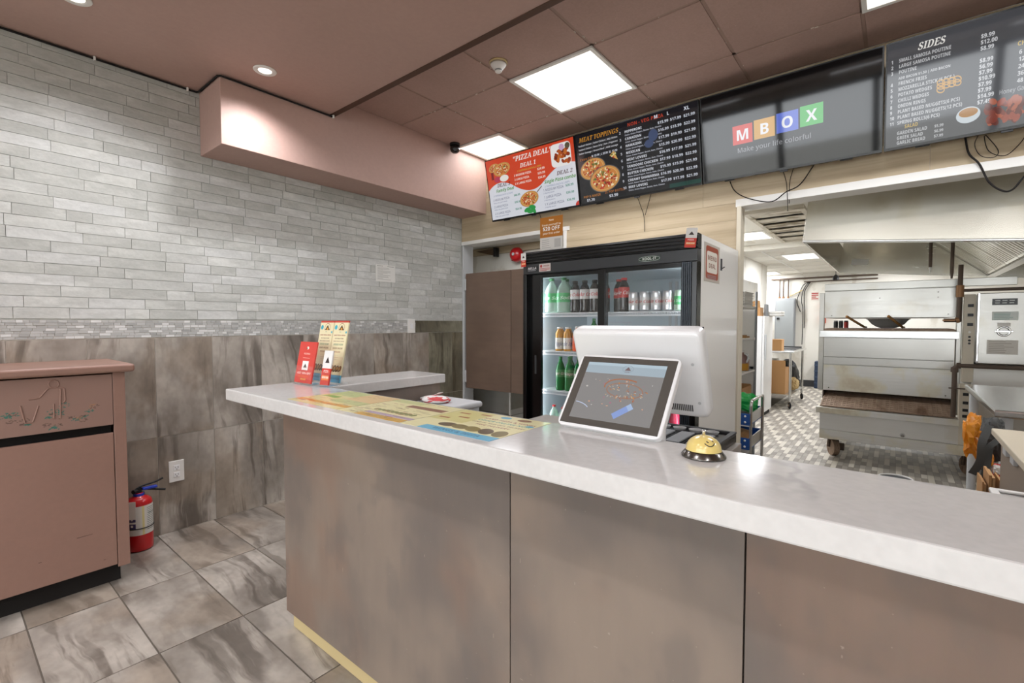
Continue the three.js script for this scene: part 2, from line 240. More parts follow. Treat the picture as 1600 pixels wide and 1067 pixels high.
// ---- back wall with two openings, faced with pale oak boards
{
  const w = structure('wall_back'); const T = ZB - 0.13, yh = 2.115, yl = 2.1;
  add(w, 'wall_core', [B(-0.12, XR + 0.1, yh, 3.0, T, ZB - 0.012), B(1.268, 2.628, 0, yh, T + 0.03, ZB - 0.012), B(5.3, XR + 0.1, 0, yh, T, ZB - 0.012), B(-1.6, -0.1, 0, 3, T, ZB - 0.012)], M.white);
  const rows = [yh, 2.315, 2.515, 2.715, YG];
  for (let r = 0; r + 1 < rows.length; r++) { let x = 0.004 - (r % 2) * 0.55; while (x < XR) { const a = Math.max(x, 0.004), b = Math.min(x + 1.2, XR); add(w, 'board', B(a + 0.0006, b - 0.0006, rows[r] + 0.0006, rows[r + 1] - 0.0006, ZB - 0.012, ZB + rr(-0.0005, 0.0008), 0, rr(0, 5), rr(0, 5)), M.laminate); x += 1.2; } }
  for (const [a, b] of [[1.268, 2.628]]) for (let y = 0; y < yh - 0.01; y += 0.2) add(w, 'board', B(a, b, y + 0.0006, Math.min(y + 0.2, yh) - 0.0006, ZB - 0.012, ZB, 0, rr(0, 5), rr(0, 5)), M.laminate);
}
{ // white casings of the two openings
  const t = structure('trim_2'); const T = ZB - 0.14;
  add(t, 'head_casing', B(2.62, 5.33, 2.085, 2.135, T, ZB + 0.008, 0.003), M.white); add(t, 'jamb_casing', B(2.628, 2.656, 0, 2.09, T + 0.05, ZB + 0.008, 0.003), M.jamb); add(t, 'jamb_casing', B(5.28, 5.32, 0, 2.09, T, ZB + 0.008, 0.003), M.cream);
  const u = structure('trim_3'); add(u, 'head_casing', B(0.006, 1.3, 2.095, 2.13, T, ZB + 0.008, 0.003), M.white); add(u, 'jamb_casing', B(1.24, 1.272, 0, 2.1, T, ZB + 0.006, 0.003), M.white); add(u, 'jamb_casing', B(0.006, 0.03, 0, 2.1, T, ZB - 0.002, 0.003), M.lightGrey);
}
// ---- swing doors in the left opening
{
  const d = structure('door_1', [0.65, 0.637, ZB - 0.03]);
  for (const [a, b] of [[0.05, 0.642], [0.648, 1.236]]) add(d, 'door_leaf', B(a, b, 0.637, 1.806, ZB - 0.045, ZB - 0.01, 0.003, a, 0), M.brownDoor, 'dark brown half-height swing door leaf');
  for (const y of [0.70, 1.64]) { add(d, 'hinge', [B(0.032, 0.05, y - 0.005, y + 0.115, ZB - 0.04, ZB - 0.004, 0.003), rod([0.05, y, ZB - 0.004], [0.05, y + 0.11, ZB - 0.004], 0.008)], M.lightGrey, 'pale hinge knuckle'); add(d, 'hinge', B(1.236, 1.245, y, y + 0.11, ZB - 0.04, ZB - 0.004), M.lightGrey); }
}
// ---- the rest of the shop, behind and beside the camera: side wall, glazed front, pavement
{
  const w = structure('wall_right'); add(w, 'wall_core', B(XR, XR + 0.12, 0, 3, ZB - 0.13, ZF + 0.1), M.plaster);
  const f = structure('wall_front'); const X = [0.35, 1.75, 3.15, 4.55, 5.95];
  add(f, 'wall_core', [B(-0.12, XR + 0.12, 0, 0.2, ZF, ZF + 0.15), B(-0.12, XR + 0.12, 2.6, 3, ZF, ZF + 0.15), B(-0.12, X[0], 0.2, 2.6, ZF, ZF + 0.15), B(X[4], XR + 0.12, 0.2, 2.6, ZF, ZF + 0.15)], M.plaster);
  for (let k = 0; k < 4; k++) { const n = structure('window_' + (k + 1)); const a = X[k], b = X[k + 1];
    add(n, 'frame', [B(a, a + 0.05, 0.2, 2.6, ZF + 0.03, ZF + 0.11), B(b - 0.05, b, 0.2, 2.6, ZF + 0.03, ZF + 0.11), B(a + 0.05, b - 0.05, 0.2, 0.27, ZF + 0.03, ZF + 0.11), B(a + 0.05, b - 0.05, 2.53, 2.6, ZF + 0.03, ZF + 0.11)], M.darkGrey);
    add(n, 'pane', B(a + 0.05, b - 0.05, 0.27, 2.53, ZF + 0.06, ZF + 0.066), M.glass); }
  const g = structure('ground'); add(g, 'pavement', B(-14, 20, -0.2, -0.1, ZF + 0.15, 24), std({ color: 0xbab7b0, roughness: 0.9 }));
}
// ---- recessed downlights in the lowered ceiling
function downlight(x, z, label, group) {
  const t = thing('recessed_downlight', label, 'downlight', [x, YC - 0.006, z], group);
  add(t, 'trim_ring', lathe([[0.036, 0.004], [0.04, 0], [0.058, 0], [0.062, 0.004], [0.062, 0.0055], [0.036, 0.0055]], x, YC - 0.006, z, 32), M.white);
  add(t, 'lens', lathe([[0, 0.001], [0.026, 0.001], [0.036, 0.003], [0.036, 0.0055], [0, 0.0055]], x, YC - 0.006, z, 24), std({ color: 0xffffff, emissive: 0xfff6ea, emissiveIntensity: 1.2 }));
  const s = new THREE.SpotLight(0xfbfaff, POT, 0, 1.25, 1, 2); s.position.set(0, -0.012, 0); s.target.position.set(0, -1, 0); s.castShadow = true; s.shadow.radius = 2.2; t.add(s); t.add(s.target);
}
downlight(0.594, -1.278, 'white round downlight in the lowered ceiling beside the soffit');
for (const [x, z] of [[0.568, -0.46], [2.4, 0.4], [4.4, 0.4], [1.2, 1.7], [2.9, 1.7], [4.6, 1.7]]) downlight(x, z, 'white round downlight over the customer side of the shop', 'downlights over the customer floor');

for (const [x, lb] of [[1.3, 'waste cabinet side'], [3.0, 'middle'], [4.7, 'far side']]) panelLight('square lit panel in the lowered ceiling over the customer floor, ' + lb, x - 0.3, x + 0.3, 1.3, 1.9, YC, SHOP);

// ================================================================== KITCHEN SHELL
const KC = 2.33, KZ = -11.4, KX = 5.2;
{
  const f = structure('floor_kitchen'); add(f, 'screed', B(-1.7, KX + 0.1, -0.1, -0.003, KZ - 0.1, ZB - 0.12), M.floorGrout);
  const W = 0.042, L = 0.136, lightM = [0xcdc6b9, 0xc5beb0].map((c) => std({ color: c, roughness: 0.45 })), greyM = [0x999288, 0x8f887e, 0xa39c92, 0x857e75].map((c) => std({ color: c, roughness: 0.45 }));
  const restL = [], restG = []; const cand = [];
  for (let i = 0; 2.0 + i * W < 4.6; i++) for (let j = 0; ZB - 0.12 - j * L > KZ; j++) {
    const k = (j + i * 5) % 8, run = k < 2 || k === 4 && i % 2 === 0; cand.push([i, j, run, k]);
  }
  let n = 0;
  for (const [i, j, lit, k] of cand) {
    const x = 2.0 + i * W, z = ZB - 0.12 - j * L, open = lit && k === 0, geo = B(x + 0.0007, x + W - 0.0007, -0.008, 0, z - L + (open ? 0 : 0.0007), z - (lit && k === 1 ? 0 : 0.0007));
    const show = z < -4.75 && z > -5.75 && x > 3.0 && x < 4.1;
    if (show && n < 300) { add(f, 'tile', geo, lit ? lightM[i % 2] : greyM[(i * 3 + j * 7) % 4]); n++; } else (lit ? restL : restG).push([geo, i, j]);
  }
  lightM.forEach((m, q) => { const r = add(f, 'tile_field', restL.filter((e) => e[1] % 2 === q).map((e) => e[0]), m); r.userData.kind = 'stuff'; });
  greyM.forEach((m, q) => { const r = add(f, 'tile_field', restG.filter((e) => (e[1] * 3 + e[2] * 7) % 4 === q).map((e) => e[0]), m); r.userData.kind = 'stuff'; });
}
{
  const c = structure('ceiling_kitchen'); add(c, 'deck', B(-1.7, KX + 0.1, KC, KC + 0.1, KZ - 0.1, ZB - 0.13), M.plaster);
  const xs = [1.35, 1.96, 2.57], zs = []; for (let z = -11.2; z < -7.2; z += 0.61) zs.push(z);
  add(c, 'beam', B(1.2, 2.9, KC - 0.07, KC, -7.05, -6.9, 0.004), M.plaster);
  for (const x of xs) add(c, 'grid_bar', B(x - 0.012, x + 0.012, KC - 0.006, KC, KZ, -7.05), M.white); for (const z of zs) add(c, 'grid_bar', B(1.2, 2.95, KC - 0.005, KC, z - 0.012, z + 0.012), M.white);
  const w = structure('wall_kitchen_back'); add(w, 'wall_core', B(-1.7, KX + 0.1, 0, KC, KZ - 0.1, KZ), M.plaster); add(w, 'cove_base', B(1.0, KX, 0, 0.13, KZ, KZ + 0.012), M.darkGrey);
  const r = structure('wall_kitchen_right'); add(r, 'wall_core', B(KX, KX + 0.1, 0, KC, KZ, ZB - 0.13), M.plaster);
  const l = structure('wall_kitchen_left'); add(l, 'wall_core', [B(1.55, 1.65, 0, KC, -9.6, -4.95), B(0.9, 1.55, 0, KC, -9.6, -9.5), B(0.9, 1.0, 0, KC, KZ, -9.6)], M.plaster); add(l, 'steel_sheet', B(1.65, 1.656, 1.45, 1.97, -8.84, -7.4), M.steel, 'dull steel splash sheet');
  // corridor behind the swing doors
  const k = structure('wall_corridor'); add(k, 'wall_core', [B(-1.7, 1.55, 0, KC, -5.0, -4.9), B(-1.7, -1.6, 0, KC, -4.9, ZB - 0.13), B(1.45, 1.55, 0, KC, -4.9, ZB - 0.13)], M.plaster); add(k, 'crown_strip', B(-1.6, 1.45, 2.24, KC, -4.9, -4.86, 0.004), M.laminate);
}
for (const [x0, x1, z0, z1, lb] of [[1.70, 2.22, -5.25, -4.75, 'lit kitchen ceiling panel beside the sooty vent, next to the opening'], [1.68, 2.32, -6.42, -5.85, 'lit kitchen ceiling panel beside the sooty vent, by the beam'], [2.10, 2.55, -8.85, -8.1, 'lit kitchen ceiling panel past the beam, over the prep table'], [1.1, 1.62, -11.25, -10.6, 'lit kitchen ceiling panel by the far wall conduits'], [4.55, 5.1, -5.4, -4.8, 'lit kitchen ceiling panel right of the extractor hood'], [3.2, 3.8, -8.8, -8.2, 'lit kitchen ceiling panel behind the extractor hood'], [3.2, 3.8, -10.8, -10.2, 'lit kitchen ceiling panel at the far end behind the oven']])
  panelLight(lb, x0, x1, z0, z1, KC, KPANEL);
panelLight('lit ceiling panel in the corridor behind the swing doors', -0.4, 0.2, -4.5, -3.9, KC, 4);

// ================================================================== SERVICE COUNTER
const CT = 1.03, CB = 0.984, CF = -0.765, CK = -1.063, CL = 1.34, CR = 5.6;
{
  const t = thing('service_counter', 'long L-shaped service counter with white quartz top and brown mottled panels', 'counter', [3.4, 0, -0.95]);
  const o = [[CL, CF], [CR, CF], [CR, CK], [1.615, CK], [1.615, -1.733], [CL, -1.733]];
  add(t, 'quartz_top', slab(o, CB, CT, 0.004), M.quartz, 'white veined quartz ledge');
  const edges = [1.485, 2.7205, 3.2765, 4.50, 5.55];
  for (let i = 0; i + 1 < edges.length; i++) add(t, 'front_panel', B(edges[i] + 0.0018, edges[i + 1] - 0.0018, 0.075, CB, -0.95, -0.93, 0, rr(0, 3), rr(0, 3)), M.panel, 'brown mottled front panel');
  add(t, 'carcass', [B(1.49, 5.55, 0.09, CB - 0.001, -1.04, -0.951), B(1.50, 1.585, 0.0, CB - 0.001, -1.70, -1.04)], M.gap);
  add(t, 'side_panel', B(1.485, 1.499, 0.075, CB - 0.001, -1.70, -0.951, 0, 0.3, 0.7), M.panel); add(t, 'inner_panel', B(1.586, 1.598, 0.0, CB - 0.001, -1.70, -1.041, 0, 0.9, 0.2), M.panel); add(t, 'back_panel', B(1.598, 5.55, 0.0, CB - 0.001, -1.052, -1.041, 0, 0.1, 0.2), M.panel); add(t, 'end_panel', B(1.485, 1.598, 0, CB - 0.001, -1.712, -1.70, 0, 0.5, 0.1), M.panel);
  add(t, 'kick_strip', [B(1.502, 5.54, 0, 0.088, -0.99, -0.951, 0.002), B(1.502, 1.515, 0, 0.088, -1.69, -0.99)], M.cream, 'bare cream kick strip');
}
// ---- lower staff counter behind
{
  const t = thing('staff_counter', 'low staff worktop tucked behind the quartz ledge, carrying the till', 'counter', [2.6, 0, -1.4]);
  add(t, 'worktop', B(2.28, 3.085, 0.86, 0.895, -1.72, -1.06, 0.003), std({ color: 0x9b958d, roughness: 0.5 })); add(t, 'side_panel', B(3.055, 3.075, 0, 0.86, -1.70, -1.06), M.panel); add(t, 'side_panel', B(2.29, 2.31, 0, 0.86, -1.70, -1.06), M.panel); add(t, 'back_panel', B(2.31, 3.055, 0.05, 0.86, -1.09, -1.07), M.panel); add(t, 'shelf', B(2.31, 3.055, 0.4, 0.42, -1.69, -1.09), M.panel);
}
{
  const t = thing('cash_drawer', 'low black cash drawer with coin cups behind the yellow bell', 'cash drawer', [2.9, 0.895, -1.58]);
  add(t, 'drawer_body', B(2.68, 3.07, 0.8952, 0.925, -1.715, -1.42, 0.004), M.blackGloss); add(t, 'rim', [B(2.68, 3.07, 0.925, 0.932, -1.715, -1.70), B(2.68, 3.07, 0.925, 0.932, -1.435, -1.42), B(2.68, 2.695, 0.925, 0.932, -1.70, -1.435), B(3.055, 3.07, 0.925, 0.932, -1.70, -1.435)], M.darkGrey);
  for (let k = 0; k < 6; k++) add(t, 'coin_cup', lathe([[0.018, 0], [0.022, 0.008], [0.0225, 0.008], [0.0225, 0.0075], [0.019, 0]], 2.73 + k * 0.055, 0.9251, -1.665, 14), M.lightGrey); for (let k = 0; k < 5; k++) add(t, 'note_clip', B(2.72 + k * 0.066, 2.765 + k * 0.066, 0.925, 0.931, -1.62, -1.46, 0.002), M.grey);
}
// ---- till screen seen from behind
{
  const t = thing('till_monitor', 'white till monitor seen from behind, standing over the tablet', 'monitor', [2.9, 0.895, -1.33]);
  const m = new THREE.Matrix4().makeTranslation(2.9, 1.16, -1.29).multiply(new THREE.Matrix4().makeRotationX(0.36));
  const put = (g) => g.applyMatrix4(m);
  const sh = new THREE.Shape(); const w = 0.193, h = 0.128, r = 0.022; sh.moveTo(-w + r, -h); sh.lineTo(w - r, -h); sh.quadraticCurveTo(w, -h, w, -h + r); sh.lineTo(w, h - r); sh.quadraticCurveTo(w, h, w - r, h); sh.lineTo(-w + r, h); sh.quadraticCurveTo(-w, h, -w, h - r); sh.lineTo(-w, -h + r); sh.quadraticCurveTo(-w, -h, -w + r, -h);
  const shell = new THREE.ExtrudeGeometry(sh, { depth: 0.02, bevelEnabled: true, bevelSize: 0.016, bevelThickness: 0.016, bevelOffset: -0.014, bevelSegments: 5, curveSegments: 8 }); shell.translate(0, 0, -0.03);
  const body = add(t, 'back_shell', put(shell), M.whiteGloss);
  const vents = []; for (let k = 0; k < 26; k++) { const a = k / 25, hh = 0.008 + 0.012 * Math.min(1, a * 3); vents.push(B(0.02 + k * 0.0052, 0.0228 + k * 0.0052, -0.098 - hh * 0.5, -0.098 + hh * 0.5, 0.0035, 0.0068)); } add(body, 'vent_slots', put(join(vents)), M.darkGrey);
  for (const [x, y] of [[0.165, 0.035], [0.172, -0.08], [-0.165, 0.035]]) add(body, 'screw_hole', put(rod([x, y, 0.002], [x, y, 0.0072], 0.0042)), M.lightGrey);
  const e = [0.185, 0.12]; add(t, 'screen', put(B(-e[0], e[0], -e[1], e[1], -0.052, -0.045)), M.blackGloss);
  add(t, 'stand_neck', [B(2.85, 2.95, 0.91, 1.1, -1.40, -1.35, 0.01)], M.whiteGloss); add(t, 'stand_foot', B(2.78, 3.02, 0.8952, 0.915, -1.41, -1.22, 0.006), M.whiteGloss);
}
// ---- customer tablet
const tabletTex = canvas(1024, 768, (c, w, h) => {
  c.fillStyle = '#8f8d8c'; c.fillRect(0, 0, w, h); c.fillStyle = '#a9b8c2'; c.fillRect(0, 0, w, 150); c.fillStyle = '#b9cbd6'; c.fillRect(0, 0, w, 40);
  c.fillStyle = '#7d6a6c'; c.beginPath(); c.moveTo(520, 92); c.lineTo(560, 42); c.lineTo(602, 92); c.fill(); c.strokeStyle = '#93a2ad'; c.lineWidth = 5; c.beginPath(); c.ellipse(560, 72, 68, 46, 0, 0, 7); c.stroke(); c.fillStyle = '#8b7f86'; c.font = 'bold 22px sans-serif'; c.fillText('PIZZA', 528, 118);
  c.lineWidth = 14; c.strokeStyle = 'rgba(190,104,58,.75)'; c.beginPath(); c.ellipse(590, 330, 260, 118, 0.08, 2.9, 5.2); c.stroke(); c.strokeStyle = 'rgba(176,110,80,.5)'; c.beginPath(); c.ellipse(600, 360, 230, 95, 0.06, 0, 7); c.stroke();
  for (let k = 0; k < 55; k++) { const a = rr(0, 6.28), q = Math.sqrt(rnd()); c.fillStyle = ['#c98a52', '#b5653f', '#d8b48a', '#c8c2bc'][k % 4]; c.save(); c.translate(620 + 270 * q * Math.cos(a), 370 + 120 * q * Math.sin(a)); c.rotate(a); c.fillRect(0, 0, rr(8, 34), rr(5, 11)); c.restore(); }
  for (let k = 0; k < 24; k++) { c.fillStyle = ['#cfcac6', '#b0768c', '#d9a98e'][k % 3]; c.fillRect(rr(60, 960), rr(200, 600), rr(6, 26), rr(5, 18)); }
  c.save(); c.translate(560, 700); c.rotate(-0.66); c.fillStyle = '#8fa6dc'; c.fillRect(0, -45, 190, 78); c.fillStyle = '#a9bfe2'; c.fillRect(190, -45, 60, 78); c.restore(); c.strokeStyle = '#c5d0ea'; c.lineWidth = 10; c.beginPath(); c.moveTo(20, 560); c.quadraticCurveTo(140, 570, 200, 620); c.stroke();
});
function screenMat(t, level = SCREEN, rough = 0.08) { return phy({ color: 0x050505, emissive: 0xffffff, emissiveMap: t, emissiveIntensity: level, roughness: rough, ior: 1.6 }); }
{
  const t = thing('customer_tablet', 'white-framed tablet showing a pizza picture, tilted back on the quartz ledge', 'tablet', [2.935, CT, -1.04]);
  const m = new THREE.Matrix4().makeTranslation(2.935, CT + 0.006, -1.03).multiply(new THREE.Matrix4().makeRotationY(-0.03)).multiply(new THREE.Matrix4().makeRotationX(-0.63)); const put = (g) => g.applyMatrix4(m), W = 0.283, Hh = 0.218;
  const p = plate(W, Hh, 0.018, 0.0085); const o = new THREE.Shape(); const r = 0.02, w = W / 2, h = Hh / 2; o.moveTo(-w + r, -h); o.lineTo(w - r, -h); o.quadraticCurveTo(w, -h, w, -h + r); o.lineTo(w, h - r); o.quadraticCurveTo(w, h, w - r, h); o.lineTo(-w + r, h); o.quadraticCurveTo(-w, h, -w, h - r); o.lineTo(-w, -h + r); o.quadraticCurveTo(-w, -h, -w + r, -h);
  const f = new THREE.ExtrudeGeometry(o, { depth: 0.012, bevelEnabled: true, bevelSize: 0.003, bevelThickness: 0.003, bevelOffset: -0.003, bevelSegments: 3, curveSegments: 10 }); f.translate(0, h, -0.012);
  add(t, 'frame', put(f), M.whiteGloss); const bez = plate(W - 0.016, Hh - 0.016, 0.0012); bez.translate(0, h, 0.0032); add(t, 'bezel', put(bez), phy({ color: 0x55514c, roughness: 0.12 }));
  const s = plate(W - 0.062, Hh - 0.05, 0.0008); s.translate(0, h, 0.0040); add(t, 'screen', put(s), screenMat(tabletTex, SCREEN * 1.1, 0.06));
  add(t, 'easel_leg', rod([2.935, CT + 0.004, -1.058], [2.935, CT + 0.13, -1.135], 0.008), M.whiteGloss);
}
// ---- yellow call bell
{
  const x = 3.183, z = -0.985, t = thing('call_bell', 'yellow counter call bell with a winking smile on a dark chrome base', 'bell', [x, CT, z]);
  add(t, 'base', lathe([[0, 0], [0.0425, 0], [0.043, 0.003], [0.036, 0.012], [0.034, 0.0135], [0, 0.0135]], x, CT, z, 40), M.darkChrome);
  const dome = [[0.0345, 0.014]]; for (let k = 0; k <= 12; k++) { const a = k / 12 * Math.PI / 2; dome.push([0.0335 * Math.cos(a), 0.0165 + 0.027 * Math.sin(a)]); } const d = add(t, 'dome', lathe(dome, x, CT, z, 40), phy({ color: 0xe6cd7c, roughness: 0.25, clearcoat: 0.6 }));
  const on = (az, el) => { const a = el, c = 0.0338; return V(x + c * Math.cos(a) * Math.sin(az), CT + 0.0167 + 0.0272 * Math.sin(a), z + c * Math.cos(a) * Math.cos(az)); }; const az0 = 0.72;
  const smile = []; for (let k = 0; k <= 8; k++) { const q = k / 8 * 2 - 1; smile.push(on(az0 + q * 0.36, 0.42 + 0.2 * q * q)); } add(d, 'smile', tube(smile, 0.0009, 20, 6), M.black); add(d, 'eye', tube([on(az0 - 0.22, 0.8), on(az0 - 0.12, 0.72), on(az0 - 0.06, 0.7)], 0.0009, 8, 6), M.black); add(d, 'eye', tube([on(az0 + 0.3, 0.86), on(az0 + 0.34, 0.72)], 0.0009, 8, 6), M.black);
  add(t, 'push_button', lathe([[0, 0.0435], [0.003, 0.0435], [0.003, 0.05], [0.0048, 0.051], [0.0048, 0.053], [0.003, 0.0545], [0, 0.0545]], x, CT, z, 16), M.chrome);
}
// ---- leaflets in clear holders
function menuArt(c, w, h, top) {
  c.fillStyle = '#ece3bb'; c.fillRect(0, 0, w, h); c.fillStyle = '#c9483a'; c.fillRect(0, 0, w, h * 0.03);
  c.strokeStyle = '#a8683a'; c.lineWidth = w * 0.02; c.beginPath(); c.arc(w * 0.55, h * 0.12, w * 0.2, 2.6, 6.8); c.stroke(); c.fillStyle = '#4f3420'; c.beginPath(); c.moveTo(w * 0.38, h * 0.155); c.lineTo(w * 0.55, h * 0.07); c.lineTo(w * 0.74, h * 0.155); c.fill(); c.fillStyle = '#e0a03a'; c.beginPath(); c.arc(w * 0.56, h * 0.135, w * 0.06, 0, 7); c.fill();
  c.fillStyle = '#3fb0c4'; c.beginPath(); c.arc(w * 0.15, h * 0.11, w * 0.1, 0, 7); c.fill(); c.beginPath(); c.arc(w * 0.92, h * 0.19, w * 0.05, 0, 7); c.fill(); c.textAlign = 'center'; const L = (s, y, k, col) => { c.fillStyle = col; c.font = 'bold ' + Math.round(h * k) + 'px sans-serif'; c.fillText(s, w / 2, h * y, w * 0.94); };
  L('PIZZA', 0.19, 0.018, '#6e8f77'); L('HAND PIZZA & WINGS', 0.25, 0.03, '#8a3a22'); L('BEST PIZZA IN TOWN', 0.3, 0.022, '#6b5138'); L('DINE IN, TAKE OUT, DELIVERY', 0.345, 0.02, '#6b5138'); L('ORDER NOW', 0.405, 0.042, '#7d9a74'); L('ORDER ONLINE', 0.465, 0.036, '#7b5a3a'); L('FREE DELIVERY', 0.52, 0.024, '#8a4a22');
  for (let k = 0; k < 3; k++) L('- - - - - - - - - -', 0.57 + 0.035 * k, 0.02, '#7a6f55'); for (let k = 0; k < 5; k++) { c.fillStyle = ['#5b3f25', '#7b5a2f', '#4d4a2c'][k % 3]; c.beginPath(); c.ellipse(w * (0.14 + 0.18 * k), h * 0.78, w * 0.1, h * 0.06, 0.2 * k, 0, 7); c.fill(); c.fillStyle = '#b98a4a'; c.beginPath(); c.ellipse(w * (0.14 + 0.18 * k), h * 0.775, w * 0.05, h * 0.03, 0.2 * k, 0, 7); c.fill(); }
  c.fillStyle = '#5fb4d6'; c.fillRect(0, h * 0.88, w, h * 0.12); L('WINGS & PIZZA', 0.95, 0.045, '#2a6c93');
}
const menuTex = canvas(300, 800, menuArt);
const redTex = canvas(300, 560, (c, w, h) => { c.fillStyle = '#d8493f'; c.fillRect(0, 0, w, h); c.fillStyle = '#f3e6de'; c.beginPath(); c.arc(w * 0.5, h * 0.15, 20, 0, 7); c.fill(); c.fillStyle = '#3f5a30'; c.beginPath(); c.arc(w * 0.45, h * 0.16, 10, 0, 7); c.fill(); c.textAlign = 'center'; c.fillStyle = '#f0cdbf'; c.font = 'bold 26px sans-serif'; c.fillText('PIZZERIA', w / 2, h * 0.31); c.fillRect(w * 0.3, h * 0.39, w * 0.4, 5);
  c.fillStyle = '#f2efec'; c.fillRect(w * 0.32, h * 0.47, w * 0.36, h * 0.22); c.fillStyle = '#4b3a35'; c.beginPath(); c.moveTo(w * 0.4, h * 0.63); c.lineTo(w * 0.5, h * 0.53); c.lineTo(w * 0.6, h * 0.63); c.fill(); c.fillStyle = '#f6dfd3'; c.font = 'bold 40px sans-serif'; c.fillText('GET 10% OFF', w / 2, h * 0.79, w * 0.8); c.fillStyle = '#e0542c'; c.fillRect(w * 0.2, h * 0.81, w * 0.6, h * 0.06); c.fillStyle = '#f2d46a'; c.font = 'bold 30px sans-serif'; c.fillText('ORDER', w / 2, h * 0.93); });
const stickerTex = canvas(160, 320, (c, w, h) => { c.fillStyle = '#eceae7'; c.fillRect(0, 0, w, h * 0.52); c.fillStyle = '#d33a2c'; c.fillRect(0, h * 0.52, w, h * 0.48); c.fillStyle = '#3d302c'; c.beginPath(); c.moveTo(w * 0.25, h * 0.36); c.lineTo(w * 0.5, h * 0.18); c.lineTo(w * 0.75, h * 0.36); c.fill(); c.textAlign = 'center'; c.fillStyle = '#f6e2da'; c.font = 'bold 34px sans-serif'; c.fillText('PIZZA', w / 2, h * 0.64); c.fillStyle = '#f08a3c'; c.fillRect(w * 0.1, h * 0.72, w * 0.8, h * 0.14); c.fillStyle = '#fff'; c.font = 'bold 26px sans-serif'; c.fillText('ORDER NOW', w / 2, h * 0.81, w * 0.76); });
function holder(name, label, x, z, turn, w, h, lean, cards) {
  const t = thing(name, label, 'leaflet holder', [x, CT, z], undefined, turn || 1e-4); const put = (g) => { g.rotateX(-lean); g.translate(0, 0.004, 0); return g; };
  const back = new THREE.BoxGeometry(w + 0.006, h * 0.9, 0.002); back.translate(0, h * 0.45, -0.004); const front = new THREE.BoxGeometry(w + 0.006, h * 0.42, 0.002); front.translate(0, h * 0.21, 0.011);
  add(t, 'clear_back', put(back), M.acrylic); add(t, 'clear_pocket', put(front), M.acrylic); add(t, 'clear_foot', new RoundedBoxGeometry(w + 0.006, 0.003, 0.07, 2, 0.001).translate(0, 0.0016, -0.02), M.acrylic);
  for (const [dx, cw, chh, dz, tx] of cards) { const p = plate(cw, chh, 0.006); p.translate(dx, chh / 2 + 0.003, dz); add(t, 'leaflet_stack', put(p), std({ map: tx, roughness: 0.5 })); }
}
holder('leaflet_holder', 'clear holder with two tall yellow pizza menus on the counter', 1.485, -1.125, 0.04, 0.222, 0.28, 0.2, [[-0.056, 0.107, 0.279, 0.003, menuTex], [0.056, 0.107, 0.279, 0.003, menuTex]]);
holder('leaflet_holder', 'clear holder with a wide red coupon card beside the yellow menus', 1.455, -1.035, 0.03, 0.14, 0.185, 0.2, [[0, 0.138, 0.183, 0.003, redTex]]);
holder('leaflet_holder', 'small clear holder with white and red cards before the yellow menus', 1.60, -1.055, 0.12, 0.058, 0.15, 0.2, [[0, 0.056, 0.148, 0.003, stickerTex]]);
// ---- printed menus lying on the ledge
const flatA = canvas(640, 512, (c, w, h) => { c.fillStyle = '#ddd092'; c.fillRect(0, 0, w, h); c.fillStyle = '#b7c178'; c.fillRect(0, 0, w * 0.5, h * 0.34); c.fillStyle = '#e0bf84'; c.fillRect(w * 0.5, 0, w * 0.5, h * 0.5); c.fillStyle = '#c2c684'; c.fillRect(w * 0.45, h * 0.5, w * 0.55, h * 0.2); c.fillStyle = '#7fb04a'; c.fillRect(w * 0.05, h * 0.4, w * 0.3, h * 0.12); c.fillStyle = '#d59b2f'; c.fillRect(0, h * 0.78, w, h * 0.1); c.fillStyle = '#8c6b3f'; for (let k = 0; k < 60; k++) c.fillRect(rr(10, w - 90), rr(10, h - 20), rr(20, 80), 4); c.fillStyle = '#a4472c'; for (let k = 0; k < 10; k++) c.fillRect(rr(10, w - 120), h * 0.8 + rr(0, 50), rr(30, 110), 7); });
const flatB = canvas(640, 512, (c, w, h) => { c.fillStyle = '#e6dda6'; c.fillRect(0, 0, w, h); c.fillStyle = '#8a5a3c'; c.fillRect(w * 0.42, h * 0.22, w * 0.55, h * 0.13); c.fillStyle = '#c9cc8c'; c.fillRect(0, 0, w * 0.5, h * 0.18); c.fillStyle = '#8a8d4d'; for (let k = 0; k < 9; k++) { c.beginPath(); c.arc(w * (0.3 + 0.07 * k), h * 0.66, 24, 0, 7); c.fill(); } c.fillStyle = '#b9a1b8'; c.fillRect(w * 0.3, h * 0.78, w * 0.7, h * 0.09); c.fillStyle = '#d0a13a'; c.fillRect(w * 0.3, h * 0.88, w * 0.7, h * 0.12); c.fillStyle = '#857148'; for (let k = 0; k < 90; k++) c.fillRect(rr(10, w - 100), rr(h * 0.37, h - 20), rr(20, 90), 4); c.fillStyle = '#a8542e'; for (let k = 0; k < 14; k++) c.fillRect(rr(10, w - 120), rr(20, h - 30), rr(30, 100), 6); });
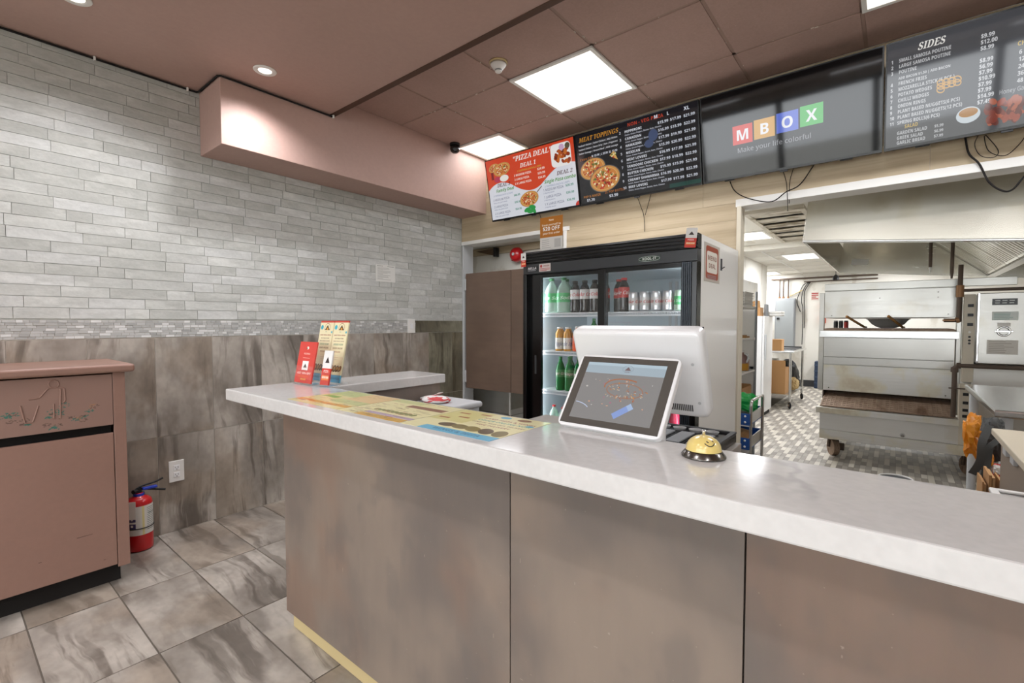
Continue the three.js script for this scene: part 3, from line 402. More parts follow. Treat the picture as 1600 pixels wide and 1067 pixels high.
const flatC = canvas(640, 512, (c, w, h) => { c.fillStyle = '#e9e1ad'; c.fillRect(0, 0, w, h); c.fillStyle = '#d8cf86'; c.fillRect(0, 0, w * 0.42, h * 0.6); c.fillStyle = '#a85a2c'; for (const [x, y] of [[0.08, 0.16], [0.2, 0.34], [0.3, 0.1], [0.05, 0.46]]) c.fillRect(w * x, h * y, 80, 22); c.fillStyle = '#3fa6cc'; c.beginPath(); c.ellipse(w * 0.58, h * 0.1, 36, 24, 0, 0, 7); c.fill(); c.beginPath(); c.ellipse(w * 0.95, h * 0.3, 24, 16, 0, 0, 7); c.fill(); c.fillStyle = '#8a5a2a'; c.beginPath(); c.ellipse(w * 0.78, h * 0.1, 46, 26, 0, 0, 7); c.fill(); c.textAlign = 'center'; const L = (s, y, k, col) => { c.fillStyle = col; c.font = 'bold ' + k + 'px sans-serif'; c.fillText(s, w * 0.7, h * y, w * 0.56); }; L('HAND PIZZA & WINGS', 0.26, 34, '#8f4427'); L('ORDER ONLINE NOW', 0.36, 40, '#5f9c8c'); L('DINE IN, TAKE OUT, DELIVERY', 0.45, 26, '#7a5a34'); L('FREE DELIVERY', 0.54, 32, '#8f4427'); L('- - - - - - - -', 0.61, 26, '#7a5a34'); for (let k = 0; k < 5; k++) { c.fillStyle = ['#5b4526', '#7b6a2f', '#8a7a38'][k % 3]; c.beginPath(); c.ellipse(w * (0.36 + 0.14 * k), h * 0.73, 62, 40, 0.3 * k, 0, 7); c.fill(); } c.fillStyle = '#62b2d2'; c.fillRect(w * 0.22, h * 0.86, w * 0.78, h * 0.14); c.fillStyle = '#266b92'; c.font = 'bold 44px sans-serif'; c.fillText('WINGS & PIZZA', w * 0.6, h * 0.95); });
for (const [x0, x1, t, lb] of [[1.80, 2.12, flatA, 'green and yellow printed menu lying flat beside the leaflet holders'], [2.125, 2.435, flatB, 'yellow printed menu with a brown band lying flat on the ledge'], [2.44, 2.765, flatC, 'yellow printed menu with a light blue strip, lying flat nearest the tablet']]) {
  const g = plate(x1 - x0, 0.252, 0.0006); g.rotateX(-Math.PI / 2); g.translate((x0 + x1) / 2, CT + 0.0005, -0.925); single('printed_menu', lb, 'menu', g, phy({ map: t, roughness: 0.3, clearcoat: 0.3 }));
}
// ---- grey lidded bin inside the L, with a folded bag on it
{
  const t = thing('waste_bin', 'grey plastic bin with a flat lid inside the corner of the counter', 'bin', [1.745, 0, -1.585]);
  const lid = new RoundedBoxGeometry(0.27, 0.03, 0.32, 4, 0.013); lid.translate(1.745, 0.895, -1.585); add(t, 'lid', lid, M.lightGrey); const b = new THREE.CylinderGeometry(0.175, 0.14, 0.88, 4, 1); b.rotateY(Math.PI / 4); b.scale(1, 1, 1.15); b.translate(1.745, 0.44, -1.585); b.computeVertexNormals(); add(t, 'bin_body', b, M.lightGrey);
  const s = thing('folded_pizza_bag', 'crumpled white and red paper bag lying on the grey bin lid', 'paper bag', [1.72, 0.911, -1.57]);
  const g = new THREE.SphereGeometry(1, 18, 12), p = g.attributes.position; for (let i = 0; i < p.count; i++) { const k = 1 + 0.22 * (vn(p.getX(i) * 3 + 9, p.getZ(i) * 3 + 9, 64, 64, 5) - 0.5) + 0.16 * (vn(p.getX(i) * 8 + 20, p.getY(i) * 8 + 20, 64, 64, 6) - 0.5); p.setXYZ(i, p.getX(i) * 0.085 * k, Math.max(-0.012, p.getY(i) * 0.02 * k), p.getZ(i) * 0.06 * k); } g.computeVertexNormals(); g.translate(1.715, 0.9225, -1.57); add(s, 'bag_body', g, std({ map: tex(128, 128, 1, 1, (u, v) => fbm(u, v, 5, 5, 3, 3) > 0.54 ? [206, 70, 72] : [232, 229, 226]), roughness: 0.7 }));
  const fl = new RoundedBoxGeometry(0.06, 0.004, 0.03, 2, 0.0015); fl.rotateZ(0.4); fl.translate(1.70, 0.943, -1.60); add(s, 'flap', fl, M.paper);
}
// ================================================================== WASTE CABINET
{
  const XF = 0.495, z1 = 0.42, z0 = -0.611, t = thing('waste_cabinet', 'pink-brown waste cabinet with an embossed litter symbol on its flap', 'cabinet', [0.26, 0, -0.1]);
  const top = add(t, 'top', B(0.008, 0.535, 1.06, 1.1, z0 - 0.035, z1 + 0.035, 0.014), M.cabinet);
  add(t, 'carcass', [B(0.008, 0.03, 0.085, 1.06, z0, z1), B(0.03, 0.44, 0.085, 0.1, z0, z1), B(0.03, XF - 0.012, 0.1, 1.06, z1 - 0.02, z1), B(0.03, XF - 0.012, 0.1, 1.06, z0, z0 + 0.02)], M.cabinet);
  add(t, 'stile', B(XF - 0.014, XF, 0.085, 1.058, z0, z0 + 0.048, 0.002), M.cabinet); add(t, 'stile', B(XF - 0.014, XF, 0.085, 1.058, z1 - 0.048, z1, 0.002), M.cabinet);
  const a = z0 + 0.0505, b = z1 - 0.0505;
  const flapTex = canvas(1024, 300, (c, w, h) => { c.fillStyle = '#927468'; c.fillRect(0, 0, w, h); const spots = []; for (let k = 0; k < 26; k++) { const q = Math.pow(rnd(), 1.4) * (rnd() < 0.62 ? -1 : 1); spots.push([w * 0.79 + q * 190, h * 0.68 + rr(-1, 1) * 75 * (1 - 0.7 * Math.abs(q)), rr(4, 20), rnd()]); }
    for (const [x, y, q, kind] of spots) for (let m = 0; m < 12; m++) { c.fillStyle = kind < 0.6 ? 'rgba(50,108,96,.9)' : kind < 0.8 ? 'rgba(84,64,55,.6)' : 'rgba(168,120,84,.5)'; c.save(); c.translate(x + rr(-q, q) * 1.2, y + rr(-q, q) * 0.6); c.rotate(rr(-0.6, 0.6)); c.beginPath(); c.moveTo(0, 0); c.lineTo(rr(1, 10), rr(-2, 2)); c.lineTo(rr(2, 12), rr(1, 6)); c.lineTo(rr(-3, 3), rr(2, 6)); c.fill(); c.restore(); } });
  const fl = plate(b - a, 0.25, 0.016); fl.rotateY(Math.PI / 2); fl.translate(XF - 0.008, 0.927, (a + b) / 2); const flap = add(t, 'flap', fl, std({ map: flapTex, roughness: 0.42 }));
  const Q = (x, y) => { const p = pix(x / 7.62, 560 + y / 7.62, 'x', XF); return V(XF + 0.0005, p.y, p.z); }; const line = (pts, n = 14) => tube(pts.map((q) => Q(...q)), 0.0032, n, 6, false, 0.05);
  const ring = []; for (let k = 0; k < 14; k++) ring.push(Q(640 + 62 * Math.cos(k / 14 * 6.283), 305 + 45 * Math.sin(k / 14 * 6.283)));
  add(flap, 'embossed_head', tube(ring, 0.0032, 40, 6, true), M.cabinet); add(flap, 'embossed_figure', [line([[340, 490], [470, 470], [580, 352], [765, 350], [778, 500], [745, 530]], 30), line([[720, 365], [720, 715]]), line([[640, 540], [645, 715]]), line([[700, 715], [730, 715]], 4), line([[625, 715], [650, 715]], 4)], M.cabinet); add(flap, 'embossed_basket', line([[240, 565], [300, 772], [390, 762], [455, 565]], 20), M.cabinet);
  add(t, 'chute', B(XF - 0.1, XF - 0.05, 0.72, 0.82, a, b), M.gap);
  const dr = B(XF - 0.016, XF, 0.1, 0.762, a, b, 0.003); add(t, 'door', dr, M.cabinet, 'lower door with dark scuffs');
  for (const g of [[120, 841, 26], [162, 875, 4], [5, 943, 12], [60, 880, 5]].map(([x, y, l]) => { const p = pix(x, y, 'x', XF); return rod([XF + 0.0004, p.y, p.z], [XF + 0.0004, p.y + 0.001, p.z - l * 0.0022], 0.0008, 0.0005, 6); })) add(t, 'scuff_mark', g, M.gap);
  add(t, 'plinth', B(0.03, 0.44, 0, 0.085, z0 + 0.03, z1 - 0.03), M.gap, 'black recessed plinth');
}
// ---- fire extinguisher on the floor
{
  const x = 0.118, z = -0.735, t = thing('fire_extinguisher', 'red fire extinguisher standing on the floor beside the waste cabinet', 'extinguisher', [x, 0, z]);
  const body = add(t, 'cylinder', lathe([[0, 0], [0.055, 0], [0.0615, 0.006], [0.0625, 0.02], [0.0625, 0.265], [0.057, 0.287], [0.042, 0.302], [0.024, 0.31], [0.021, 0.325], [0, 0.325]], x, 0.001, z, 36), M.red);
  const lab = canvas(512, 256, (c, w, h) => { c.fillStyle = '#dcd9d2'; c.fillRect(0, 0, w, h); c.fillStyle = '#e3d79a'; c.fillRect(w * 0.48, 0, 14, h); c.fillStyle = '#3b3566'; c.font = 'bold 26px sans-serif'; c.fillText('FIRE', w * 0.26, 40); for (let k = 0; k < 4; k++) { c.fillRect(w * 0.2 + 60 * (k % 2), 90 + 60 * Math.floor(k / 2), 44, 44); c.fillStyle = '#dcd9d2'; c.fillRect(w * 0.2 + 12 + 60 * (k % 2), 100 + 60 * Math.floor(k / 2), 16, 20); c.fillStyle = '#3b3566'; } c.fillStyle = '#7d8a86'; for (let k = 0; k < 13; k++) c.fillRect(w * 0.54, 22 + k * 16, rr(70, 150), 5); c.fillStyle = '#5a6a5e'; c.font = 'bold 18px sans-serif'; c.fillText('INSPECTED', w * 0.56, 80); });
  const lg = new THREE.CylinderGeometry(0.0632, 0.0632, 0.165, 36, 1, true); lg.rotateY(-1.47); lg.translate(x, 0.18, z); add(body, 'label', lg, std({ map: lab, roughness: 0.5 })); const st = new THREE.TorusGeometry(0.0645, 0.003, 8, 40); st.rotateX(Math.PI / 2); st.translate(x, 0.135, z); add(t, 'strap', st, M.black);
  const tg = plate(0.05, 0.10, 0.0015); tg.rotateY(0.9); tg.translate(x + 0.048, 0.245, z + 0.05); add(t, 'inspection_tag', tg, M.paper); add(t, 'valve', [rod([x, 0.322, z], [x, 0.352, z], 0.015), rod([x, 0.34, z], [x + 0.02, 0.34, z + 0.03], 0.012)], M.black);
  add(t, 'carry_handle', tube([[x, 0.35, z + 0.01], [x, 0.362, z - 0.02], [x + 0.005, 0.372, z - 0.08], [x + 0.01, 0.386, z - 0.115]], 0.0055, 20, 8), M.black); add(t, 'squeeze_lever', tube([[x, 0.345, z], [x + 0.004, 0.338, z - 0.04], [x + 0.01, 0.315, z - 0.125]], 0.006, 16, 8), M.black); add(t, 'tamper_seal', B(x - 0.006, x + 0.02, 0.338, 0.352, z - 0.085, z - 0.015, 0.004), M.blueTag, 'blue plastic seal'); add(t, 'collar', rod([x, 0.31, z], [x, 0.324, z], 0.027), M.blueTag);
}
// ---- small things on the left wall and ceiling
{
  const plateOn = (t, z, y) => { const zz = z, yy = y; return add(t, 'cover_plate', B(0.0058, 0.0125, yy - 0.066, yy + 0.066, zz - 0.0405, zz + 0.0405, 0.003), M.white); };
  const o = thing('wall_outlet', 'white duplex power outlet low on the stone wall tiles', 'outlet', [0.006, 0.312, -0.951]); plateOn(o, -0.951, 0.378); for (const y of [0.356, 0.4]) { const s = add(o, 'socket', B(0.0115, 0.0145, y - 0.016, y + 0.016, -0.967, -0.935, 0.003), M.whiteGloss); add(s, 'slot', [B(0.0142, 0.0149, y - 0.002, y + 0.007, -0.959, -0.957), B(0.0142, 0.0149, y - 0.002, y + 0.007, -0.945, -0.943), rod([0.0142, y - 0.009, -0.951], [0.0149, y - 0.009, -0.951], 0.0025)], M.gap); }
  const s = thing('light_switch', 'white wall switch at the end of the mosaic strip', 'switch', [0.006, 1.215, -2.805]); add(s, 'cover_plate', B(0.0055, 0.013, 1.21, 1.338, -2.848, -2.765, 0.003), M.white); add(s, 'rocker', B(0.0125, 0.017, 1.25, 1.298, -2.822, -2.792, 0.002), M.whiteGloss);
  const nt = canvas(256, 330, (c, w, h) => { c.fillStyle = '#d9d8d2'; c.fillRect(0, 0, w, h); c.fillStyle = '#5c5c58'; c.font = 'bold 20px sans-serif'; c.fillText('NOTICE', 20, 34); c.fillRect(150, 24, 90, 6); c.fillStyle = '#8b8b86'; for (let k = 0; k < 12; k++) c.fillRect(24, 60 + k * 20, k % 4 === 2 ? 70 : rr(120, 200), 5); });
  const n = plate(0.205, 0.148, 0.0008); n.rotateY(Math.PI / 2); n.translate(0.0052, 1.735, -2.532); single('paper_notice', 'pale paper notice taped to the white brick wall', 'notice', n, std({ map: nt, roughness: 0.85 }));
  // cable along the ceiling edge
  const Y = 2.758; single('stapled_cable', 'thin dark cable run along the ceiling edge and round the soffit', 'cable', [tube([[0.014, Y, 0.6], [0.014, Y, -0.5], [0.014, Y, -1.08], [0.03, Y, -1.118], [0.2, Y, -1.118], [0.33, Y, -1.118], [0.355, Y, -1.14], [0.355, Y, -1.5], [0.355, Y, -1.85]], 0.006, 120, 8, false, 0.2)], M.gap);
  for (const [p, lb] of [[[0.018, Y + 0.006, -1.06], 'small white cable clip beside the near end of the soffit'], [[0.36, Y + 0.006, -1.845], 'small white cable clip at the corner of the lowered ceiling'], [[0.018, Y + 0.006, -0.62], 'small white cable clip above the white bricks']]) { const c = thing('cable_clip', lb, 'clip', [p[0], p[1] - 0.016, p[2]]); add(c, 'saddle', B(p[0] - 0.009, p[0] + 0.009, p[1] - 0.018, p[1] + 0.004, p[2] - 0.005, p[2] + 0.005, 0.002), M.white); add(c, 'nail', rod([p[0], p[1] - 0.02, p[2]], [p[0], p[1] - 0.016, p[2]], 0.002), M.chrome); }
  const k = [1.562, YG, -2.235], d = thing('smoke_detector', 'white smoke detector on the brown ceiling tiles', 'smoke detector', [k[0], YG - 0.062, k[2]]); add(d, 'base', lathe([[0, -0.012], [0.052, -0.012], [0.056, -0.006], [0.056, 0], [0, 0]], ...k, 32), M.cream); add(d, 'sensor_head', lathe([[0, -0.062], [0.018, -0.061], [0.022, -0.056], [0.022, -0.046], [0.032, -0.04], [0.046, -0.022], [0.05, -0.012], [0, -0.012]], ...k, 32), M.white); add(d, 'vent_ring', lathe([[0.021, -0.055], [0.0225, -0.055], [0.0225, -0.047], [0.021, -0.047]], ...k, 32), M.grey);
  const q = [0.41, YG, -2.985], cam = thing('dome_camera', 'black dome security camera beside the soffit', 'camera', [q[0], YG - 0.085, q[2]]); add(cam, 'mount', lathe([[0, -0.02], [0.045, -0.02], [0.045, 0], [0, 0]], ...q, 28), M.black); add(cam, 'eyeball', lathe([[0, -0.085], [0.02, -0.083], [0.036, -0.072], [0.044, -0.05], [0.042, -0.02], [0, -0.02]], ...q, 28), M.blackGloss); add(cam, 'lens', rod([q[0] + 0.022, YG - 0.06, q[2] + 0.022], [q[0] + 0.034, YG - 0.066, q[2] + 0.034], 0.014), M.darkGrey);
}

// ================================================================== MENU SCREENS
function pizza(c, x, y, rx, ry, dark) { const disc = (q, col) => { c.fillStyle = col; c.beginPath(); c.ellipse(x, y, rx * q, ry * q, -0.15, 0, 7); c.fill(); }; disc(1.06, dark ? '#5a5a58' : '#b98a52'); disc(1, '#c98d4a'); disc(0.88, '#d9b169'); disc(0.84, '#c9803f'); for (let k = 0; k < 90; k++) { const a = rr(0, 6.28), q = Math.sqrt(rnd()) * 0.8; c.fillStyle = ['#a8281c', '#e9d9a8', '#c03a24', '#5a6a2c', '#f1e3bd', '#8f1f18'][k % 6]; c.beginPath(); c.ellipse(x + rx * q * Math.cos(a), y + ry * q * Math.sin(a), rx * rr(0.04, 0.1), ry * rr(0.04, 0.1), a, 0, 7); c.fill(); } }
const words = (c, s, x, y, px, col, o = {}) => { c.fillStyle = col; c.font = (o.style ?? 'bold') + ' ' + px + 'px ' + (o.face ?? 'sans-serif'); c.textAlign = o.align ?? 'left'; c.fillText(s, x, y, o.max ?? 900); };
const tv1 = canvas(1120, 630, (c, w, h) => {
  c.fillStyle = '#d8dae2'; c.fillRect(0, 0, w, h); c.fillStyle = '#cf4527'; c.beginPath(); c.moveTo(0, 0); c.lineTo(w, 0); c.lineTo(w, h * 0.36); c.bezierCurveTo(w * 0.84, h * 0.28, w * 0.74, h * 0.44, w * 0.64, h * 0.56); c.bezierCurveTo(w * 0.52, h * 0.7, w * 0.4, h * 0.6, w * 0.3, h * 0.48); c.bezierCurveTo(w * 0.2, h * 0.38, w * 0.1, h * 0.36, 0, h * 0.5); c.closePath(); c.fill();
  words(c, '"PIZZA DEAL"', w * 0.55, 78, 68, '#f4eee9', { align: 'center', face: 'serif', style: 'italic bold' }); words(c, 'DEAL 1', w * 0.5, 152, 56, '#f4eee9', { align: 'center', face: 'serif', style: 'italic bold' }); words(c, '3 TOPPINGS EACH & 2 DIPS', w * 0.51, 190, 24, '#c8a23a', { align: 'center' });
  [['2 MEDIUM PIZZA', '$24.99'], ['2 LARGE PIZZA', '$29.99'], ['2 X LARGE PIZZA', '$34.99']].forEach(([a, b], k) => { words(c, a, w * 0.33, 228 + 42 * k, 28, '#f6e2da'); words(c, b, w * 0.6, 220 + 42 * k, 30, '#f6e2da'); });
  pizza(c, 110, 90, 70, 42); pizza(c, 215, 120, 110, 62); c.fillStyle = '#7a1d22'; c.fillRect(60, 130, 34, 78); c.fillStyle = '#b23a55'; c.beginPath(); c.ellipse(140, 215, 46, 30, 0, 0, 7); c.fill(); c.fillStyle = '#e8e4de'; c.beginPath(); c.ellipse(235, 215, 60, 34, 0, 0, 7); c.fill();
  c.fillStyle = '#ece9e6'; c.beginPath(); c.roundRect(w * 0.76, 22, 230, 215, 40); c.fill(); for (let k = 0; k < 26; k++) { c.fillStyle = ['#8f3518', '#b2531f', '#6f2612', '#c26a2c'][k % 4]; c.beginPath(); c.ellipse(w * 0.79 + rr(10, 180), rr(80, 212), rr(18, 34), rr(12, 20), rr(0, 3), 0, 7); c.fill(); } c.fillStyle = '#c9a6c2'; c.beginPath(); c.arc(w * 0.875, 62, 30, 0, 7); c.fill(); c.fillStyle = '#59503c'; c.beginPath(); c.arc(w * 0.935, 60, 28, 0, 7); c.fill();
  words(c, 'DEAL 2', w * 0.8, 312, 50, '#4a2a2e', { face: 'serif', style: 'italic bold' }); words(c, 'Single Pizza combo', w * 0.66, 366, 44, '#3f8c2c', { style: 'italic bold', max: 370 }); words(c, '3 TOPPINGS EACH & 2 DIPS', w * 0.66, 404, 24, '#7a8aa8', { style: 'normal' });
  words(c, 'DEAL 3', w * 0.11, 296, 50, '#4a2a2e', { face: 'serif', style: 'italic bold' }); words(c, 'Family Deal', w * 0.09, 348, 44, '#3f8c2c', { style: 'italic bold' }); words(c, '3 TOPPINGS EACH & 3 DIPS', w * 0.05, 388, 22, '#7a8aa8', { style: 'normal' });
  [['1 MEDIUM PIZZA', '$20.99'], ['1 LARGE PIZZA', '$30.99'], ['1 X LARGE PIZZA', '$36.99']].forEach(([a, b], k) => { words(c, a, w * 0.64, 440 + 70 * k, 32, '#5a5f74', { style: 'normal' }); words(c, '2 dipping sauces', w * 0.64, 464 + 70 * k, 18, '#7b8196', { style: 'normal' }); words(c, b, w * 0.88, 436 + 70 * k, 30, '#4c8a74'); });
  [['2 MEDIUM PIZZA', '$40.99'], ['2 LARGE PIZZA', '$50.99'], ['2 X LARGE PIZZA', '$54.99']].forEach(([a, b], k) => { words(c, a, w * 0.04, 434 + 72 * k, 30, '#5a5f74', { style: 'normal' }); words(c, 'wings, pop, garlic bread', w * 0.04, 460 + 72 * k, 18, '#7b8196', { style: 'normal' }); words(c, b, w * 0.3, 424 + 72 * k, 28, '#4c8a74'); });
  pizza(c, w * 0.475, 480, 115, 72); c.strokeStyle = '#6a4a3c'; c.lineWidth = 9; c.beginPath(); c.moveTo(w * 0.57, 430); c.lineTo(w * 0.63, 380); c.stroke(); c.fillStyle = '#2f9448'; for (const [x, y, a] of [[0.44, 0.93, -0.3], [0.5, 0.9, 0.2], [0.47, 0.96, 0.1], [0.51, 0.95, 1]]) { c.beginPath(); c.ellipse(w * x, h * y, 44, 22, a, 0, 7); c.fill(); } c.fillStyle = '#c6352a'; c.beginPath(); c.arc(w, h, 40, 0, 7); c.fill();
});
const tv2 = canvas(1120, 630, (c, w, h) => {
  c.fillStyle = '#17171c'; c.fillRect(0, 0, w, h); words(c, 'MEAT TOPPINGS', 30, 72, 54, '#c98a2c', { face: 'serif', style: 'italic bold', max: 400 }); ['Tandoori Chicken | Butter Chicken | BBQ Chicken', 'Tandoori Chicken | Bacon Strip | Ham | Pepperoni', 'Italian Sausage | Ground Beef | Mild Sausage'].forEach((s, k) => words(c, s, 20, 112 + 34 * k, 22, '#d9d9de', { max: 400 })); words(c, 'Extra EBB', 22, 238, 28, '#b9702c', { face: 'serif', style: 'italic bold' }); words(c, 'M  $2.99 | L $3.99  XL  $3.99', 150, 226, 26, '#dfe3ee', { max: 260 });
  pizza(c, 150, 330, 128, 92, true); pizza(c, 265, 440, 150, 110, true); c.fillStyle = '#d0a35a'; c.beginPath(); c.moveTo(330, 250); c.lineTo(375, 215); c.lineTo(410, 300); c.closePath(); c.fill(); for (let k = 0; k < 12; k++) { c.fillStyle = ['#a8281c', '#e9d9a8', '#4f7a2c'][k % 3]; c.beginPath(); c.arc(rr(350, 395), rr(235, 285), 7, 0, 7); c.fill(); }
  words(c, 'POP & WATER', 28, 582, 28, '#b9762c'); words(c, '$1.70', 60, 618, 34, '#e3e6ef'); words(c, '2L POP BOTTLE', 255, 574, 28, '#a8642a'); words(c, '$3.99', 295, 614, 36, '#e3e6ef');
  words(c, 'NON - VEG PIZZA', 520, 48, 40, '#b5402c'); words(c, 'L', 870, 44, 38, '#dfe3ee'); words(c, 'XL', 1010, 44, 40, '#dfe3ee'); words(c, 'M', 760, 44, 38, '#dfe3ee');
  ['PEPPERONI', 'CANADIAN', 'HAWAIIAN', 'MEXICAN', 'MEAT LOVERS', 'TANDOORI CHICKEN', 'BUTTER CHICKEN', 'CREAMY SHAWARMA', 'BEEF LOVERS'].forEach((s, k) => { const y = 96 + 59 * k; words(c, s, 490, y, 29, '#e1e4ec'); words(c, 'Onion, Green Pepper, Bacon, Ham, Cheese', 490, y + 24, 17, '#c3c6d0', { max: 330 }); words(c, String(k + 2), 438, y, 30, '#cfd3dd'); words(c, '$' + (15 + k % 3) + '.99', 790, y, 30, '#d9deea'); words(c, '$' + (17 + k % 4) + '.99', 895, y, 30, '#d9deea'); words(c, '$' + (21 + k % 2) + '.99', 1005, y, 30, '#d9deea'); });
  c.fillStyle = '#3c4a6c'; c.beginPath(); c.ellipse(745, 170, 42, 48, 0, 0, 7); c.fill(); c.beginPath(); c.ellipse(705, 230, 40, 34, 0, 0, 7); c.fill(); c.fillStyle = '#17403a'; c.fillRect(860, 596, 260, 34);
});
const tv3 = canvas(1120, 630, (c, w, h) => { c.fillStyle = '#060607'; c.fillRect(0, 0, w, h); [['M', '#d33a2c'], ['B', '#cf9a3a'], ['O', '#5a6fd0'], ['X', '#4fb65a']].forEach(([s, col], k) => { const x = 222 + 148 * k, y = 262 - 8 * k; c.fillStyle = col; c.fillRect(x, y, 138, 138); words(c, s, x + 69, y + 110, 108, '#e9e9ec', { align: 'center' }); }); words(c, 'Make your life colorful', 250, 462, 48, '#9b9ba0', { style: 'normal', max: 530 }); });
const tv4 = canvas(1120, 630, (c, w, h) => {
  c.fillStyle = '#47484c'; c.fillRect(0, 0, w, h); c.scale(0.72, 1); words(c, 'SIDES', 200, 78, 58, '#efece6', { face: 'serif', style: 'italic bold' });
  ['SMALL SAMOSA POUTINE', 'LARGE SAMOSA POUTINE', 'POUTINE', 'ADD BACON $1.50 | ADD BACON', 'FRENCH FRIES', 'MOZZARELLA STICK (6 PCS.)', 'POTATO WEDGES', 'CHILLI WEDGES', 'ONION RINGS', 'PLANT BASED NUGGETS(6 PCS)', 'PLANT BASED NUGGETS(12 PCS)', 'SPRING ROLLS(6 PCS)'].forEach((s, k) => words(c, s, 78, 120 + 34 * k, k === 3 ? 22 : 28, '#c7c8ca', { max: 430 })); ['1', '2', '3', '', '4', '5', '6', '7', '8', '9', '10', '11'].forEach((s, k) => words(c, s, 26, 120 + 34 * k, 28, '#d3d4d6'));
  ['$9.99', '$12.00', '$8.99', '', '$8.99', '$6.99', '$7.99', '$10.99', '$7.99', '$7.99', '$14.99', '$7.49'].forEach((s, k) => words(c, s, 590, 110 + 33 * k, 32, '#d9dadd')); words(c, 'SALAD', 130, 524, 30, '#c9a84e'); ['GARDEN SALAD', 'GREEK SALAD', 'GARLIC BREAD'].forEach((s, k) => { words(c, s, 78, 558 + 30 * k, 28, '#bfc0c3'); words(c, '$' + (5 + k) + '.99', 330, 556 + 30 * k, 24, '#bfc0c3'); });
  words(c, 'CHICKEN WINGS', 800, 200, 34, '#c9a84e'); ['6 PCS', '12 PCS', '24 PCS', '36 PCS', '48 PCS'].forEach((s, k) => { words(c, s, 812, 246 + 38 * k, 32, '#d3d4d6'); words(c, '$' + (8 + 9 * k) + '.99', 980, 246 + 38 * k, 32, '#d3d4d6'); }); words(c, 'Honey Garlic', 715, 442, 32, '#b5b7ba', { style: 'normal' });
  c.strokeStyle = '#c9963f'; c.lineWidth = 7; for (let k = 0; k < 9; k++) { c.beginPath(); c.ellipse(360 + 34 * (k % 4), 300 + 20 * Math.floor(k / 4), 24, 16, 0.3, 0, 7); c.stroke(); } c.fillStyle = '#c9d2d8'; c.beginPath(); c.ellipse(540, 520, 74, 46, 0, 0, 7); c.fill(); c.fillStyle = '#a8742c'; c.beginPath(); c.ellipse(540, 506, 58, 26, 0, 0, 7); c.fill();
  for (let k = 0; k < 50; k++) { c.fillStyle = ['#7a2e1c', '#97412a', '#5f2014', '#a8573a'][k % 4]; c.beginPath(); c.ellipse(rr(650, 850), rr(470, 590), rr(16, 36), rr(12, 24), rr(0, 3), 0, 7); c.fill(); } pizza(c, 1040, 70, 70, 60); c.fillStyle = '#6f9a3c'; c.beginPath(); c.ellipse(1000, 540, 70, 34, 0, 0, 7); c.fill(); c.fillStyle = '#c9b68a'; c.beginPath(); c.ellipse(1010, 510, 80, 30, 0, 0, 7); c.fill();
});
const TVX = [0.508, 1.468, 2.432, 3.402, 4.366];
[[tv1, 'wall screen showing the red and white pizza deal menu'], [tv2, 'wall screen showing the black meat toppings menu'], [tv3, 'dark wall screen showing four coloured letter squares reading MBOX'], [tv4, 'wall screen showing the grey sides menu']].forEach(([tx, lb], k) => {
  const a = TVX[k] + 0.004, b = TVX[k + 1] - 0.004, w = b - a, h = 0.545, x = (a + b) / 2, t = thing('menu_screen', lb, 'screen', [x, 2.25, -3.4]);
  const m = new THREE.Matrix4().makeTranslation(x, 2.252, -3.372).multiply(new THREE.Matrix4().makeRotationX(0.2)); const put = (g) => g.applyMatrix4(m);
  add(t, 'housing', put(B(-w / 2, w / 2, 0, h, -0.045, 0, 0.004)), M.black); add(t, 'bezel', put(join([B(-w / 2, w / 2, 0, 0.014, 0, 0.003), B(-w / 2, w / 2, h - 0.007, h, 0, 0.003), B(-w / 2, -w / 2 + 0.007, 0.014, h - 0.007, 0, 0.003), B(w / 2 - 0.007, w / 2, 0.014, h - 0.007, 0, 0.003)])), M.blackGloss);
  const p = plate(w - 0.014, h - 0.021, 0.001); p.translate(0, 0.014 + (h - 0.021) / 2, 0.0008); add(t, 'display', put(p), screenMat(tx, k === 2 ? SCREEN : SCREEN, 0.05));
  add(t, 'brand_tab', put(B(-0.022, 0.022, -0.012, 0, -0.012, 0.001, 0.003)), M.darkGrey); add(t, 'wall_bracket', [B(x - 0.2, x + 0.2, 2.42, 2.62, ZB + 0.001, ZB + 0.03)], M.black);
  for (const s of [-1, 1]) add(t, 'foot_socket', put(B(s * w * 0.33 - 0.03, s * w * 0.33 + 0.03, -0.008, 0, -0.03, -0.005, 0.002)), M.black);
});
// cables below the screens
const cable = (lb, pts, r = 0.0035, mat = M.gap) => single('screen_cable', lb, 'cable', tube(pts.map(([x, y, z]) => pix(x, y, 'z', z)), r, 60, 6), mat);
cable('thin black cable hanging to the leaflet below the pizza deal screen', [[842, 330, -3.428], [845, 340, -3.44], [848, 352, -3.455], [850, 372, -3.455]], 0.002);
cable('twin black wire hanging below the meat toppings screen', [[994, 302, -3.428], [1001, 322, -3.45], [1006, 338, -3.455], [1007, 362, -3.455]], 0.002); cable('short black wire joining the twin wire below the meat toppings screen', [[1018, 300, -3.428], [1012, 322, -3.45], [1008, 336, -3.45]], 0.002);
cable('black power cable looping below the MBOX screen', [[1138, 276, -3.428], [1148, 298, -3.44], [1170, 310, -3.44], [1205, 315, -3.44], [1228, 300, -3.44], [1250, 288, -3.44], [1273, 256, -3.428]]);
cable('thin wire hanging from the MBOX screen into the kitchen opening', [[1222, 262, -3.428], [1229, 288, -3.458], [1231, 330, -3.459]], 0.002); cable('thin wire crossing below the middle of the MBOX screen', [[1240, 262, -3.428], [1234, 285, -3.464], [1233, 318, -3.464]], 0.002);
